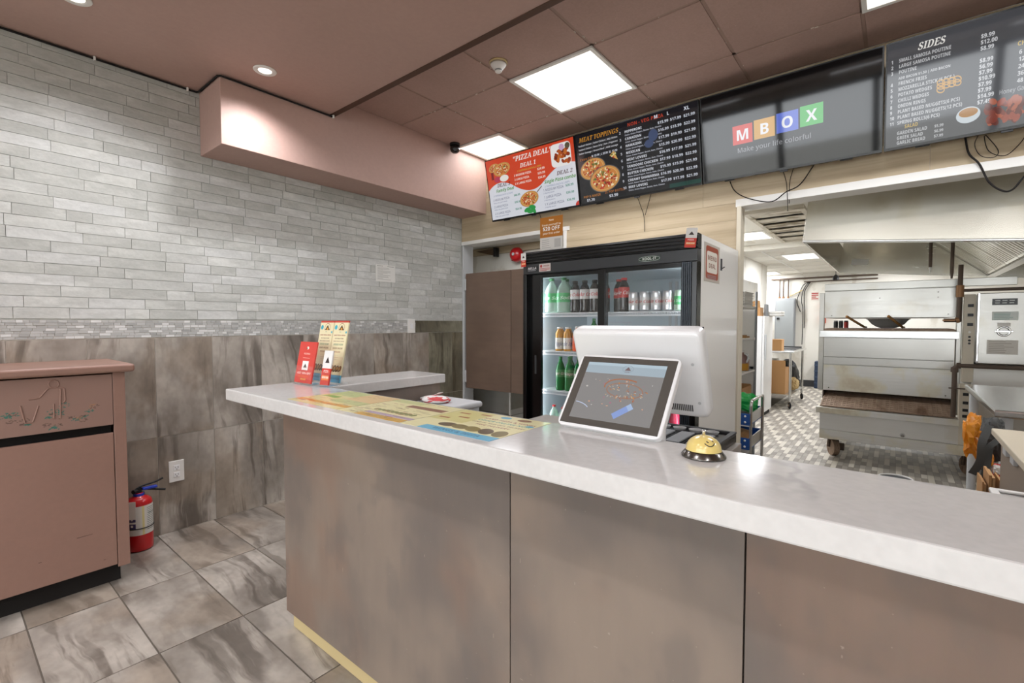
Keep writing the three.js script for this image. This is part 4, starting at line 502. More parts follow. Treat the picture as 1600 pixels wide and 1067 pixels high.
cable('thick black power cable looping below the sides menu screen', [[1508, 214, -3.428], [1514, 240, -3.44], [1530, 256, -3.45], [1545, 284, -3.45], [1566, 298, -3.45], [1582, 296, -3.45], [1600, 276, -3.45], [1625, 250, -3.45]], 0.005); cable('thin coiled wire below the sides menu screen', [[1530, 208, -3.428], [1523, 226, -3.44], [1532, 243, -3.45], [1552, 246, -3.45], [1560, 236, -3.45], [1545, 216, -3.44], [1538, 212, -3.44], [1545, 236, -3.45], [1570, 243, -3.45], [1592, 226, -3.45], [1608, 204, -3.428]], 0.002);

// ================================================================== DRINKS FRIDGE
const FX0 = 1.47, FX1 = 2.648, FZ = -2.6, FB = -3.44, FT = 1.787;
{
  const t = thing('drinks_fridge', 'tall drinks fridge with black frame and two sliding glass doors', 'fridge', [2.06, 0, -3.02]);
  const wall = 0.045, zi = FZ - 0.085;
  add(t, 'cabinet_shell', [B(FX0, FX0 + wall, 0.1, FT, FB, FZ - 0.07), B(FX1 - wall, FX1, 0.1, FT, FB, FZ - 0.07, 0.003), B(FX0 + wall, FX1 - wall, FT - 0.16, FT, FB, FZ - 0.07), B(FX0 + wall, FX1 - wall, 0.1, 0.3, FB, FZ - 0.07), B(FX0 + wall, FX1 - wall, 0.3, FT - 0.16, FB, FB + 0.04)], M.fridgeSide, 'plain pale side panels');
  add(t, 'inner_lining', [B(FX0 + wall, FX0 + wall + 0.004, 0.3, FT - 0.16, FB + 0.04, zi), B(FX1 - wall - 0.004, FX1 - wall, 0.3, FT - 0.16, FB + 0.04, zi), B(FX0 + wall, FX1 - wall, 0.3, FT - 0.16, FB + 0.04, FB + 0.045), B(FX0 + wall, FX1 - wall, FT - 0.165, FT - 0.16, FB + 0.04, zi), B(FX0 + wall, FX1 - wall, 0.3, 0.304, FB + 0.04, zi)], M.fridgeIn);
  const g = add(t, 'top_grille', B(FX0, FX1, 1.705, FT, FZ - 0.07, FZ - 0.012, 0.003), M.black); for (let k = 0; k < 4; k++) { const q = B(FX0, FX1, 1.711 + k * 0.019, 1.721 + k * 0.019, FZ - 0.016, FZ, 0.003); add(g, 'louvre', q, M.blackGloss); }
  const hd = add(t, 'header_rail', B(FX0, FX1, 1.635, 1.703, FZ - 0.07, FZ - 0.002, 0.004), std({ color: 0x35383b, roughness: 0.35 }));
  add(t, 'frame_post', B(FX0, FX0 + 0.03, 0.12, 1.635, FZ - 0.07, FZ, 0.004), M.blackGloss); add(t, 'frame_post', B(FX1 - 0.03, FX1, 0.12, 1.635, FZ - 0.07, FZ, 0.004), M.blackGloss); const sr = []; for (let k = 0; k < 5; k++) sr.push(B(2.568 + k * 0.0105, 2.573 + k * 0.0105, 0.32, 1.63, FZ - 0.03, FZ - 0.004)); add(t, 'ribbed_channel', [B(2.562, FX1 - 0.03, 0.3, 1.635, FZ - 0.07, FZ - 0.014), ...sr], std({ color: 0x3d434b, roughness: 0.3, metalness: 0.3 }));
  add(t, 'kick_panel', B(FX0, FX1, 0.1, 0.3, FZ - 0.07, FZ, 0.004), M.black); for (const x of [1.52, 2.6]) for (const z of [-2.72, -3.38]) add(t, 'foot', rod([x, 0, z], [x, 0.102, z], 0.02), M.black);
  for (const [a, b, z, l, rgt, n] of [[FX0 + 0.03, 2.092, FZ - 0.05, 0.098, 0.048, 'left'], [2.044, 2.562, FZ - 0.026, 0.049, 0.004, 'right']]) {
    const d = add(t, 'sliding_door', [B(a, a + l, 0.3, 1.635, z - 0.012, z + 0.012, 0.002), B(b - rgt, b, 0.3, 1.635, z - 0.012, z + 0.012, 0.002), B(a + l, b - rgt, 1.61, 1.635, z - 0.012, z + 0.012), B(a + l, b - rgt, 0.3, 0.34, z - 0.012, z + 0.012)], M.blackGloss); add(d, 'pane', B(a + l, b - rgt, 0.34, 1.61, z - 0.003, z + 0.003), M.glass); if (n === 'left') add(d, 'pull_grip', B(a + 0.045, a + 0.06, 0.95, 1.08, z + 0.011, z + 0.015, 0.003), M.darkGrey);
  }
  for (const y of [1.372, 1.108, 0.833, 0.56]) { const s = [B(FX0 + wall + 0.006, FX1 - wall - 0.006, y - 0.006, y, -2.735, -2.728), B(FX0 + wall + 0.006, FX1 - wall - 0.006, y - 0.028, y - 0.02, -2.735, -2.728), B(FX0 + wall + 0.006, FX1 - wall - 0.006, y - 0.006, y - 0.001, FB + 0.06, FB + 0.07)]; for (let k = 0; k < 88; k++) { const x = FX0 + wall + 0.012 + k * 0.0123; s.push(B(x, x + 0.0035, y - 0.0045, y, FB + 0.06, -2.73), B(x, x + 0.0035, y - 0.022, y - 0.003, -2.733, -2.73)); } add(t, 'wire_shelf', s, M.shelfWire); }
  for (const x of [2.2, 2.245]) add(t, 'shelf_rail', B(x, x + 0.018, 0.32, 1.6, FB + 0.046, FB + 0.055), M.lightGrey);
  const ledM = std({ color: 0xffffff, emissive: 0xf2f8ff, emissiveIntensity: 1.1 });
  for (const [x, s] of [[FX0 + wall + 0.006, 1], [FX1 - wall - 0.022, -1]]) { add(t, 'light_strip', B(x, x + 0.016, 0.36, 1.6, -2.715, -2.70, 0.003), ledM, 'white light tube'); const l = new THREE.RectAreaLight(0xf0f7ff, 28, 0.016, 1.2); l.position.set((x + 0.008 + s * 0.009) - 2.06, 0.98, -2.722 + 3.02); l.rotation.set(0, s > 0 ? -2.35 : 2.35, 0); t.add(l); l.rotation.y = s > 0 ? -0.7 : 0.7; }
  const lg = canvas(512, 128, (c, w, h) => { c.fillStyle = '#3a4a44'; c.fillRect(0, 0, w, h); c.fillStyle = '#12351f'; c.beginPath(); c.ellipse(w / 2, h / 2, 250, 60, 0, 0, 7); c.fill(); c.strokeStyle = '#dfe7e2'; c.lineWidth = 6; c.beginPath(); c.ellipse(w / 2, h / 2, 244, 56, 0, 0, 7); c.stroke(); words(c, 'KOOL-IT', w / 2, 92, 84, '#e6ece8', { align: 'center', max: 430 }); });
  const badge = plate(0.13, 0.032, 0.002); badge.translate(2.38, 1.668, FZ); add(hd, 'maker_badge', badge, std({ map: lg, roughness: 0.4 })); const ng = canvas(512, 192, (c, w, h) => { c.fillStyle = '#232527'; c.fillRect(0, 0, w, h); words(c, 'NELLA', w / 2, 112, 120, '#eceef0', { align: 'center', style: 'italic bold' }); words(c, 'FOOD EQUIPMENT', w / 2, 164, 40, '#c9ccd0', { align: 'center' }); }); const nb = plate(0.1, 0.036, 0.002); nb.translate(1.548, 1.668, FZ); add(hd, 'maker_badge', nb, std({ map: ng, roughness: 0.5 }));
  const rg = canvas(256, 128, (c, w, h) => { c.fillStyle = '#d9cfcb'; c.fillRect(0, 0, w, h); c.fillStyle = '#b3362f'; c.beginPath(); c.arc(46, 40, 24, 0, 7); c.fill(); c.fillRect(16, 74, 224, 8); c.fillRect(16, 92, 224, 8); c.fillRect(16, 108, 160, 8); words(c, 'CANADA', 84, 50, 36, '#8d3a36'); }); const rb = plate(0.092, 0.052, 0.0015); rb.translate(1.655, 1.672, FZ + 0.001); add(hd, 'service_sticker', rb, std({ map: rg, roughness: 0.6 }));
}
for (const [x, y, w, h, z, rot, lb] of [[1.478, 1.735, 0.042, 0.095, FZ + 0.003, 0.02, 'white and red pizza sticker on the hinge-side corner of the fridge beside NELLA'], [2.615, 1.76, 0.06, 0.105, FZ + 0.003, -0.12, 'white and red pizza sticker on the fridge corner above KOOL-IT']]) { const g = plate(w, h, 0.0012); g.rotateZ(rot); g.translate(x, y, z + 0.001); single('fridge_sticker', lb, 'sticker', g, std({ map: stickerTex, roughness: 0.5 })); }
{ const tx = canvas(256, 300, (c, w, h) => { c.fillStyle = '#b9b0a4'; c.fillRect(0, 0, w, h); c.fillStyle = '#9a4a34'; c.beginPath(); c.roundRect(24, 20, w - 48, h - 40, 26); c.fill(); c.fillStyle = '#dcd5c9'; c.beginPath(); c.roundRect(40, 60, w - 80, h - 130, 20); c.fill(); words(c, 'MENU', w / 2, 130, 52, '#7a4a38', { align: 'center' }); words(c, 'DEAL', w / 2, 190, 48, '#7a4a38', { align: 'center' }); c.fillStyle = '#8f9096'; for (let k = 0; k < 3; k++) c.fillRect(50, 248 + 12 * k, 150, 5); });
  const g = plate(0.29, 0.215, 0.001); g.rotateY(Math.PI / 2); g.translate(FX1 + 0.0012, 1.645, -2.86); single('fridge_flyer', 'faded red flyer taped to the pale side of the drinks fridge', 'flyer', g, std({ map: tx, roughness: 0.6 })); single('fridge_hook', 'small dark hook on the side of the fridge beside the flyer', 'hook', [B(FX1 - 0.002, FX1 + 0.006, 1.62, 1.69, -3.05, -3.03, 0.001), rod([FX1 + 0.005, 1.63, -3.04], [FX1 + 0.022, 1.64, -3.04], 0.003)], M.darkGrey);
  const ox = canvas(256, 320, (c, w, h) => { c.fillStyle = '#dcdad5'; c.fillRect(0, 0, w, h); c.fillStyle = '#b9731d'; c.fillRect(0, 0, w, h * 0.6); words(c, 'New', w / 2, 40, 26, '#fbeedd', { align: 'center' }); words(c, 'Treat yourself to', w / 2, 84, 27, '#fbeedd', { align: 'center' }); words(c, '$20 OFF', w / 2, 130, 52, '#fff', { align: 'center' }); words(c, 'your first order', w / 2, 164, 26, '#fbeedd', { align: 'center' }); c.fillStyle = '#a9a8a4'; for (let k = 0; k < 5; k++) c.fillRect(20, 214 + 18 * k, rr(70, 120), 5); c.fillStyle = '#bdbcb8'; c.fillRect(164, 212, 70, 80); });
  const o = thing('offer_sign', 'orange and white $20 OFF card standing on top of the fridge', 'sign', [1.678, FT, FZ - 0.04], undefined, 1e-4); const p = plate(0.182, 0.225, 0.0015); p.translate(0, 0.1126, 0); add(o, 'card', p, std({ map: ox, roughness: 0.6 })); add(o, 'card_foot', new THREE.BoxGeometry(0.16, 0.002, 0.05).translate(0, 0.001, -0.026), M.paper); }
// ---- drinks
const liquid = (col, tr = 0.35) => phy({ color: col, roughness: 0.15, transmission: tr, thickness: 0, ior: 1.35 });
const DM = { clear: liquid(0xd5e8dc, 0.6), green: liquid(0x128a3c, 0.3), cola: phy({ color: 0x1b100d, roughness: 0.15 }), juice: phy({ color: 0xc78d28, roughness: 0.2 }), orange: phy({ color: 0xd9541a, roughness: 0.2 }), ale: liquid(0x17803f, 0.25), silver: std({ color: 0xcfd1d3, metalness: 0.8, roughness: 0.3 }), canGreen: std({ color: 0xb9d0bd, metalness: 0.5, roughness: 0.35 }), silverLabel: std({ color: 0xcfcfcf, roughness: 0.35 }), redLabel: std({ color: 0xc6312b, roughness: 0.4 }), greenLabel: std({ color: 0x36a45a, roughness: 0.4 }), white: std({ color: 0xdedcd4, roughness: 0.5 }), capWhite: std({ color: 0xe8e8e4, roughness: 0.4 }), capRed: std({ color: 0xc9232b, roughness: 0.4 }), capGreen: std({ color: 0x1e7d40, roughness: 0.4 }), capBlack: std({ color: 0x191919, roughness: 0.4 }) };
const wordLabel = (bg, fg, s) => std({ map: canvas(512, 128, (c, w, h) => { c.fillStyle = bg; c.fillRect(0, 0, w, h); for (let k = 0; k < 3; k++) words(c, s, 90 + k * 170, 88, 62, fg, { align: 'center', style: 'italic bold', max: 150, face: 'serif' }); }), roughness: 0.4 });
const LB = { coke: wordLabel('#d4d2d0', '#c22a2a', 'Coke'), cokeRed: wordLabel('#c2302a', '#f0e8e6', 'Coke'), juice: wordLabel('#e2dfd4', '#5a5c88', 'Apple'), ale: wordLabel('#3f8a4c', '#e9c9cc', 'Ginger'), soda: wordLabel('#4db06c', '#d9f0df', 'Soda') };
function bottle(r, h, mat, capM, labelM, l0, l1, shape = 0) {
  const o = new THREE.Group(); const neck = shape === 2 ? 0.5 : 0.34, prof = [[0, 0], [r * 0.82, 0], [r * 0.98, r * 0.15], [r, h * 0.08], [r, h * 0.36], [r * (shape === 1 ? 0.92 : 1), h * 0.45], [r, h * 0.56], [r * 0.97, h * (shape === 2 ? 0.72 : 0.62)], [r * 0.7, h * (shape === 2 ? 0.84 : 0.77)], [r * neck, h * 0.88], [r * neck, h * 0.945], [0, h * 0.945]];
  add(o, 'bottle_body', lathe(prof, 0, 0, 0, 20), mat); const cr = r * neck * 1.12; add(o, 'cap', lathe([[0, h * 0.93], [cr, h * 0.93], [cr, h * 0.995], [cr * 0.9, h], [0, h]], 0, 0, 0, 16), capM);
  if (labelM) { const g = new THREE.CylinderGeometry(r * 1.012, r * 1.012, (l1 - l0) * h, 24, 1, true); g.translate(0, (l0 + l1) / 2 * h, 0); add(o, 'label', g, labelM); } return o;
}
function can(mat, labelM) { const o = new THREE.Group(); add(o, 'can_body', lathe([[0, 0.002], [0.025, 0], [0.0325, 0.01], [0.033, 0.012], [0.033, 0.106], [0.0285, 0.118], [0.0285, 0.122], [0.0265, 0.121], [0, 0.119]], 0, 0, 0, 24), mat); if (labelM) { const g = new THREE.CylinderGeometry(0.0334, 0.0334, 0.05, 24, 1, true); g.translate(0, 0.062, 0); add(o, 'label', g, labelM); } add(o, 'pull_tab', new RoundedBoxGeometry(0.012, 0.0015, 0.02, 2, 0.0006).translate(0, 0.1205, 0.004), M.chrome); return o; }
const KINDS = {
  big_soda_bottle: [bottle(0.05, 0.245, DM.clear, DM.capGreen, LB.soda, 0.3, 0.56, 0), 'big clear soda bottle with green label on the top fridge shelf', 'big soda bottles in the fridge'],
  cola_bottle: [bottle(0.034, 0.215, DM.cola, DM.capBlack, LB.coke, 0.42, 0.72, 2), 'dark cola bottle with silver label on the top fridge shelf', 'silver-label cola bottles in the fridge'],
  red_cola_bottle: [bottle(0.034, 0.215, DM.cola, DM.capRed, LB.cokeRed, 0.42, 0.72, 2), 'dark cola bottle with red label beside the silver-label bottles', 'red-label cola bottles in the fridge'],
  silver_can: [can(DM.silver, LB.coke), 'silver drink can with red lettering on the top fridge shelf', 'silver cans in the fridge'], green_can: [can(DM.canGreen, LB.soda), 'pale green drink can beside the silver cans', 'green cans in the fridge'],
  juice_bottle: [bottle(0.029, 0.165, DM.juice, DM.capWhite, LB.juice, 0.08, 0.55, 2), 'amber juice bottle with white label on the middle fridge shelf', 'juice bottles in the fridge'],
  orange_bottle: [bottle(0.034, 0.172, DM.orange, DM.capWhite, null, 0, 0, 1), 'bright orange drink bottle beside the amber juice bottles', 'orange drink bottles in the fridge'],
  green_soda_bottle: [bottle(0.033, 0.235, DM.ale, DM.capGreen, LB.ale, 0.4, 0.62, 1), 'green ginger soda bottle on the fridge shelf below the juices', 'green soda bottles in the fridge'],
  lime_soda_bottle: [bottle(0.033, 0.225, DM.green, DM.capGreen, LB.soda, 0.4, 0.62, 1), 'green soda bottle standing behind the orange drink bottles', 'green soda bottles behind the orange drinks'],
  red_cap_bottle: [bottle(0.033, 0.16, DM.clear, DM.capRed, null, 0, 0, 0), 'clear bottle with red cap on the lowest fridge shelf', 'red-capped bottles in the fridge'], pink_bottle: [bottle(0.033, 0.262, phy({ color: 0xc43a55, roughness: 0.2 }), DM.capRed, null, 0, 0, 1), 'pink drink bottle low in the fridge behind the till', 'pink bottles in the fridge'],
};
function drink(kind, x, y, z) { const [proto, label, group] = KINDS[kind], o = proto.clone(); o.name = numbered(kind); o.position.set(x, y, z); o.rotation.y = rr(-0.7, 0.7); o.userData = { label, category: kind.includes('can') ? 'drink can' : 'bottle', group }; scene.add(o); }
const S1 = 1.3725, S2 = 1.1085, S3 = 0.8335, S4 = 0.5605;
for (const x of [1.575, 1.677]) drink('big_soda_bottle', x, S1, -2.80); drink('big_soda_bottle', 1.63, S1, -2.905);
for (const x of [1.775, 1.85, 1.925]) drink('cola_bottle', x, S1, -2.79); for (const x of [1.998, 2.135]) drink('red_cola_bottle', x, S1, -2.79); drink('red_cola_bottle', 2.066, S1, -2.86);
for (const x of [2.207, 2.28]) { drink('silver_can', x, S1, -2.78); drink('silver_can', x, S1, -2.855); } drink('silver_can', 2.353, S1, -2.78); drink('silver_can', 2.424, S1, -2.78); for (const x of [2.494, 2.562]) drink('green_can', x, S1, -2.78);
for (const [x, z] of [[1.655, -2.78], [1.722, -2.78], [1.69, -2.85], [1.757, -2.85], [1.622, -2.85]]) drink('juice_bottle', x, S2, z); for (const x of [1.80, 1.876]) drink('orange_bottle', x, S2, -2.78); for (const x of [1.86, 1.93]) drink('lime_soda_bottle', x, S2, -2.9);
for (const [x, z] of [[1.665, -2.78], [1.738, -2.78], [1.811, -2.78], [1.884, -2.78], [1.70, -2.86], [1.775, -2.86]]) drink('green_soda_bottle', x, S3, z);
for (const [x, z] of [[1.605, -2.79], [1.675, -2.82], [1.705, -2.75], [1.775, -2.79]]) drink('red_cap_bottle', x, S4, z); for (const x of [2.40, 2.475, 2.55]) drink('pink_bottle', x, S4, -2.78);

// ================================================================== KITCHEN
// ---- conveyor oven
{
  const x0 = 2.93, x1 = 3.885, zf = -5.6, zb = -6.75, t = thing('conveyor_oven', 'large stainless conveyor pizza oven on casters under the hood', 'oven', [3.6, 0, -6.1]);
  add(t, 'upper_housing', [B(x0, x1, 1.352, 1.612, zf - 0.02, zf, 0.003, 0.2, 0.1), B(x0, x1, 1.352, 1.68, zb, zf - 0.021, 0.003)], M.steel); add(t, 'upper_cap', B(x0 - 0.004, x1 + 0.36, 1.616, 1.685, zf - 0.021, zf + 0.002, 0.004), M.steel);
  for (const [x, y] of [[x0 + 0.06, 1.375], [x1 - 0.05, 1.38], [x1 - 0.12, 1.575], [x1 - 0.12, 1.53], [3.36, 1.535]]) add(t, 'bolt', rod([x, y, zf - 0.002], [x, y, zf + 0.004], 0.006, 0.004), M.darkChrome);
  add(t, 'side_column', B(x0 - 0.045, x0 - 0.002, 0.637, 1.6, zf - 0.08, zf - 0.01, 0.004), M.steel); add(t, 'side_column', B(x1 + 0.004, x1 + 0.04, 0.5, 1.53, zf - 0.06, zf - 0.01, 0.006), M.steel);
  // upper conveyor
  add(t, 'conveyor_bed', B(x0, x1, 1.23, 1.245, zb, zf + 0.05), M.rust); const lk = []; for (let k = 0; k < 40; k++) lk.push(B(x0 + 0.02 + k * 0.0232, x0 + 0.03 + k * 0.0232, 1.245, 1.252, zf - 0.5, zf + 0.05)); for (let k = 0; k < 12; k++) lk.push(B(x0 + 0.01, x1 - 0.01, 1.245, 1.25, zf + 0.04 - k * 0.045, zf + 0.046 - k * 0.045)); add(t, 'conveyor_links', lk, M.rust);
  add(t, 'crumb_tray', [B(x0 - 0.03, x1 + 0.02, 1.165, 1.228, zf + 0.055, zf + 0.07, 0.003), B(x0 - 0.03, x1 + 0.02, 1.165, 1.172, zf - 0.1, zf + 0.055)], M.steelSmooth, 'pale steel tray lip');
  add(t, 'middle_housing', [B(x0, x1, 0.972, 1.163, zf - 0.02, zf, 0.003, 0.4, 0.3), B(x0, x1, 0.897, 0.968, zf - 0.02, zf + 0.001, 0.003), B(x0, x1, 0.637, 1.16, zb, zf - 0.021)], M.steel); add(t, 'access_panel', B(x0 + 0.003, x1, 0.64, 0.893, zf - 0.02, zf + 0.002, 0.003, 0.1, 0.55), M.steelGreasy, 'heat-stained lower access panel'); for (const x of [x0 + 0.05, x1 - 0.05]) add(t, 'bolt', rod([x, 0.665, zf], [x, 0.665, zf + 0.006], 0.006, 0.004), M.darkChrome);
  // lower conveyor in its tunnel
  add(t, 'tunnel_lining', [B(x0, x1, 0.44, 0.45, zb, zf), B(x0, x0 + 0.01, 0.45, 0.637, zb, zf), B(x1 - 0.01, x1, 0.45, 0.637, zb, zf), B(x0, x1, 0.44, 0.637, zb, zb + 0.02)], std({ color: 0x4c4038, roughness: 0.8 })); const bed = B(-0.47, 0.47, -0.006, 0, -0.2, 0.28); bed.rotateX(0.21); bed.translate(3.408, 0.578, zf); add(t, 'conveyor_bed', bed, M.rust, 'rust-brown wire conveyor');
  const wl = []; for (let k = 0; k < 30; k++) wl.push(B(-0.465 + k * 0.0318, -0.458 + k * 0.0318, 0, 0.004, -0.2, 0.28)); for (let k = 0; k < 10; k++) wl.push(B(-0.465, 0.465, 0, 0.003, 0.27 - k * 0.05, 0.275 - k * 0.05)); const wg = join(wl); wg.rotateX(0.21); wg.translate(3.408, 0.5785, zf); add(t, 'conveyor_links', wg, M.rust);
  add(t, 'crumb_tray', [B(x0 - 0.02, x1 + 0.02, 0.455, 0.51, zf + 0.29, zf + 0.305, 0.003), B(x0 - 0.02, x1 + 0.02, 0.49, 0.505, zf + 0.14, zf + 0.29, 0.002)], M.steelGreasy, 'stained steel tray lip');
  add(t, 'lower_housing', [B(x0 + 0.01, x1 + 0.02, 0.30, 0.454, zf + 0.265, zf + 0.285, 0.003, 0.7, 0.3), B(x0 + 0.01, x1 + 0.02, 0.30, 0.438, zb, zf + 0.264)], M.steelDull); add(t, 'base_rail', [B(x0 + 0.01, x1 + 0.12, 0.212, 0.297, zf + 0.255, zf + 0.287, 0.003, 0.3, 0.1)], M.steelGreasy); add(t, 'base_rail', B(x0 + 0.01, x0 + 0.04, 0.212, 0.297, zb, zf + 0.255), M.steelDull);
  add(t, 'valve_knob', rod([3.55, 0.325, zf + 0.285], [3.55, 0.325, zf + 0.31], 0.02, 0.013), M.chrome);
  for (const [x, z] of [[3.03, zf + 0.0], [4.0, zf + 0.0], [3.02, zb + 0.1], [4.0, zb + 0.1]]) { const w = new THREE.CylinderGeometry(0.08, 0.08, 0.05, 24); w.rotateZ(Math.PI / 2); w.rotateY(0.5); w.translate(x, 0.0805, z); const c = add(t, 'caster', w, M.rust, 'dirty rusted caster wheel'); add(c, 'fork', [B(x - 0.045, x + 0.045, 0.17, 0.212, z - 0.05, z + 0.05, 0.004), rod([x - 0.04, 0.08, z], [x - 0.034, 0.18, z + 0.02], 0.013), rod([x + 0.04, 0.08, z], [x + 0.034, 0.18, z + 0.02], 0.013)], M.ironPipe); add(c, 'brake_pedal', B(x + 0.05, x + 0.09, 0.06, 0.13, z - 0.01, z + 0.02, 0.004), M.ironPipe); }
  // control column and machine compartment
  const cc = add(t, 'control_column', [B(3.93, 4.0, 0.80, 1.545, zf - 0.03, zf + 0.055, 0.004)], std({ color: 0xc9c0ae, roughness: 0.5 }), 'beige control strip with dark displays'); for (const y of [1.45, 1.37, 1.29]) add(cc, 'display', B(3.952, 3.988, y - 0.012, y + 0.012, zf + 0.053, zf + 0.058, 0.002), M.black); for (const y of [1.225, 1.185, 1.155, 1.13]) add(cc, 'button', rod([3.968, y, zf + 0.052], [3.968, y, zf + 0.062], 0.009), y > 1.2 ? M.white : M.black);
  const c2 = add(t, 'control_column', B(3.90, 3.975, 0.30, 0.80, zf + 0.2, zf + 0.285, 0.004), std({ color: 0xc9c0ae, roughness: 0.5 })); for (const y of [0.72, 0.65, 0.59, 0.54]) add(c2, 'display', B(3.922, 3.956, y - 0.012, y + 0.012, zf + 0.284, zf + 0.289, 0.002), M.black);
  const mc = add(t, 'machine_compartment', B(4.01, 4.62, 0.965, 1.55, zb, zf + 0.09, 0.006, 0.1, 0.9), M.steel); const dsp = canvas(256, 96, (c, w, h) => { c.fillStyle = '#3f433c'; c.fillRect(0, 0, w, h); c.fillStyle = '#1f211e'; c.fillRect(10, 10, w - 20, h - 20); c.fillStyle = '#c9ccc6'; for (let k = 0; k < 3; k++) { c.fillRect(30 + 72 * k, 22, 52, 14); c.fillRect(30 + 72 * k, 58, 46, 12); } });
  const pl = (w, h, x, y, m, n, lb) => { const g = plate(w, h, 0.004); g.translate(x, y, zf + 0.092); return add(mc, n, g, m, lb); }; pl(0.145, 0.052, 4.165, 1.475, std({ map: dsp, roughness: 0.3 }), 'display', 'dark digital display');
  const st = canvas(256, 128, (c, w, h) => { c.fillStyle = '#dfe6e2'; c.fillRect(0, 0, w, h); c.fillStyle = '#9cb8b4'; for (let k = 0; k < 5; k++) c.fillRect(16, 18 + 22 * k, rr(150, 220), 9); }); pl(0.15, 0.07, 4.17, 1.36, std({ map: st, roughness: 0.6 }), 'instruction_label'); const s2 = canvas(256, 160, (c, w, h) => { c.fillStyle = '#d2cec6'; c.fillRect(0, 0, w, h); c.fillStyle = '#a59c90'; for (let k = 0; k < 7; k++) c.fillRect(16, 14 + 20 * k, rr(120, 225), 6); }); pl(0.18, 0.115, 4.16, 1.105, std({ map: s2, roughness: 0.6 }), 'rating_plate'); pl(0.075, 0.03, 4.165, 1.29, M.paper, 'small_label');
  const kn = new THREE.TorusGeometry(0.036, 0.008, 8, 24); kn.translate(4.165, 1.235, zf + 0.098); add(mc, 'door_latch', [kn, B(4.11, 4.22, 1.228, 1.242, zf + 0.09, zf + 0.104, 0.004)], M.chrome); add(mc, 'corner_trim', B(4.008, 4.022, 0.965, 1.55, zf + 0.088, zf + 0.096, 0.003), M.chrome); add(t, 'lower_compartment', B(3.99, 4.62, 0.245, 0.955, zb, zf + 0.02, 0.004, 0.6, 0.2), M.steel);
}
{ // things on the upper belt
  const y = 1.2525, p = thing('mixing_bowl', 'wide steel mixing bowl standing in the upper oven slot', 'bowl', [3.42, y, -6.05]); const g = [[0, 0], [0.055, 0], [0.09, 0.012], [0.13, 0.04], [0.16, 0.08], [0.172, 0.088], [0.172, 0.091], [0.157, 0.084], [0.126, 0.045], [0.086, 0.016], [0, 0.004]]; add(p, 'bowl', lathe(g, 3.42, y, -6.05, 40), M.steelDull); add(p, 'rolled_rim', new THREE.TorusGeometry(0.172, 0.004, 6, 40).rotateX(Math.PI / 2).translate(3.42, y + 0.09, -6.05), M.steelSmooth);
  for (const [x, tl, lb] of [[3.17, -0.5, 'wooden peel handle leaning in the oven slot by the side column'], [3.46, -0.3, 'wooden peel handle with a rounded end before the round pan']]) { const h = thing('peel_handle', lb, 'wooden handle', [x, y, -5.6]); add(h, 'handle', [rod([x + 0.07, y + 0.012, -5.80], [x + tl * 0.1, y + 0.11, -5.50], 0.011), new THREE.SphereGeometry(0.0125, 12, 8).translate(x + tl * 0.1, y + 0.11, -5.50)], M.wood); add(h, 'blade_socket', rod([x + 0.07, y + 0.012, -5.80], [x + 0.085, y + 0.0095, -5.86], 0.0085), M.darkChrome); }
  for (const [x, m, lb] of [[2.985, M.black, 'short black canister behind the oven slot by the side column'], [3.03, M.darkGrey, 'dark grey canister behind the oven slot beside the black one'], [3.075, M.cardRed, 'small red tub behind the oven slot beside the canisters']]) { const c = thing('seasoning_tub', lb, 'tub', [x, y, -6.1]); add(c, 'tub_body', lathe([[0, 0], [0.018, 0], [0.02, 0.004], [0.02, 0.06], [0.017, 0.064], [0, 0.064]], x, y, -6.1, 16), m); add(c, 'lid', lathe([[0, 0.064], [0.019, 0.064], [0.019, 0.076], [0, 0.077]], x, y, -6.1, 16), M.grey); }
}
// ---- gas pipes
{
  const z = -5.475; const t = thing('gas_pipe', 'brown iron gas pipe rising beside the oven to the hood, with a branch', 'pipe', [3.9, 1.24, z]); add(t, 'riser', bent([[3.80, 1.325, z], [3.895, 1.325, z], [3.895, 1.36, z], [3.895, 1.79, z]], 0.017), M.ironPipe); add(t, 'elbow', [rod([3.895, 1.52, z], [3.895, 1.62, z], 0.026), rod([3.895, 1.33, z], [3.875, 1.325, z], 0.024)], M.copper, 'brassy pipe fitting'); add(t, 'branch', bent([[3.895, 1.575, z], [4.6, 1.578, z]], 0.013), M.ironPipe); add(t, 'valve_handle', B(3.79, 3.87, 1.318, 1.332, z + 0.012, z + 0.026, 0.003), M.copper);
  const q = -5.28, u = thing('gas_pipe', 'brown iron gas pipe turning down past the lower oven deck', 'pipe', [3.9, 0.53, q]); add(u, 'pipe_run', bent([[4.55, 0.955, q], [3.885, 0.955, q], [3.865, 0.935, q], [3.865, 0.53, q]], 0.017), M.ironPipe); add(u, 'valve_handle', B(3.83, 3.93, 0.765, 0.775, q + 0.012, q + 0.028, 0.003), M.ironPipe); add(u, 'elbow', [rod([3.90, 0.955, q], [3.875, 0.955, q], 0.024), rod([3.865, 0.94, q], [3.865, 0.90, q], 0.024)], M.ironPipe);
  for (const [x, l, lb] of [[3.69, 0.45, 'thin brown nozzle pipe hanging in the hood, the one with the pale tip'], [3.822, 0.51, 'thin brown nozzle pipe hanging in the hood beside the filters']]) { const n = thing('nozzle_pipe', lb, 'pipe', [x, 2.17 - l, -5.2]); add(n, 'drop_pipe', rod([x, x > 3.75 ? 2.108 : 2.17, -5.2], [x, 2.21 - l, -5.2], 0.012), M.ironPipe); add(n, 'nozzle', rod([x, 2.21 - l, -5.2], [x, 2.17 - l, -5.2], 0.01, 0.006), l < 0.48 ? M.white : M.ironPipe); }
}
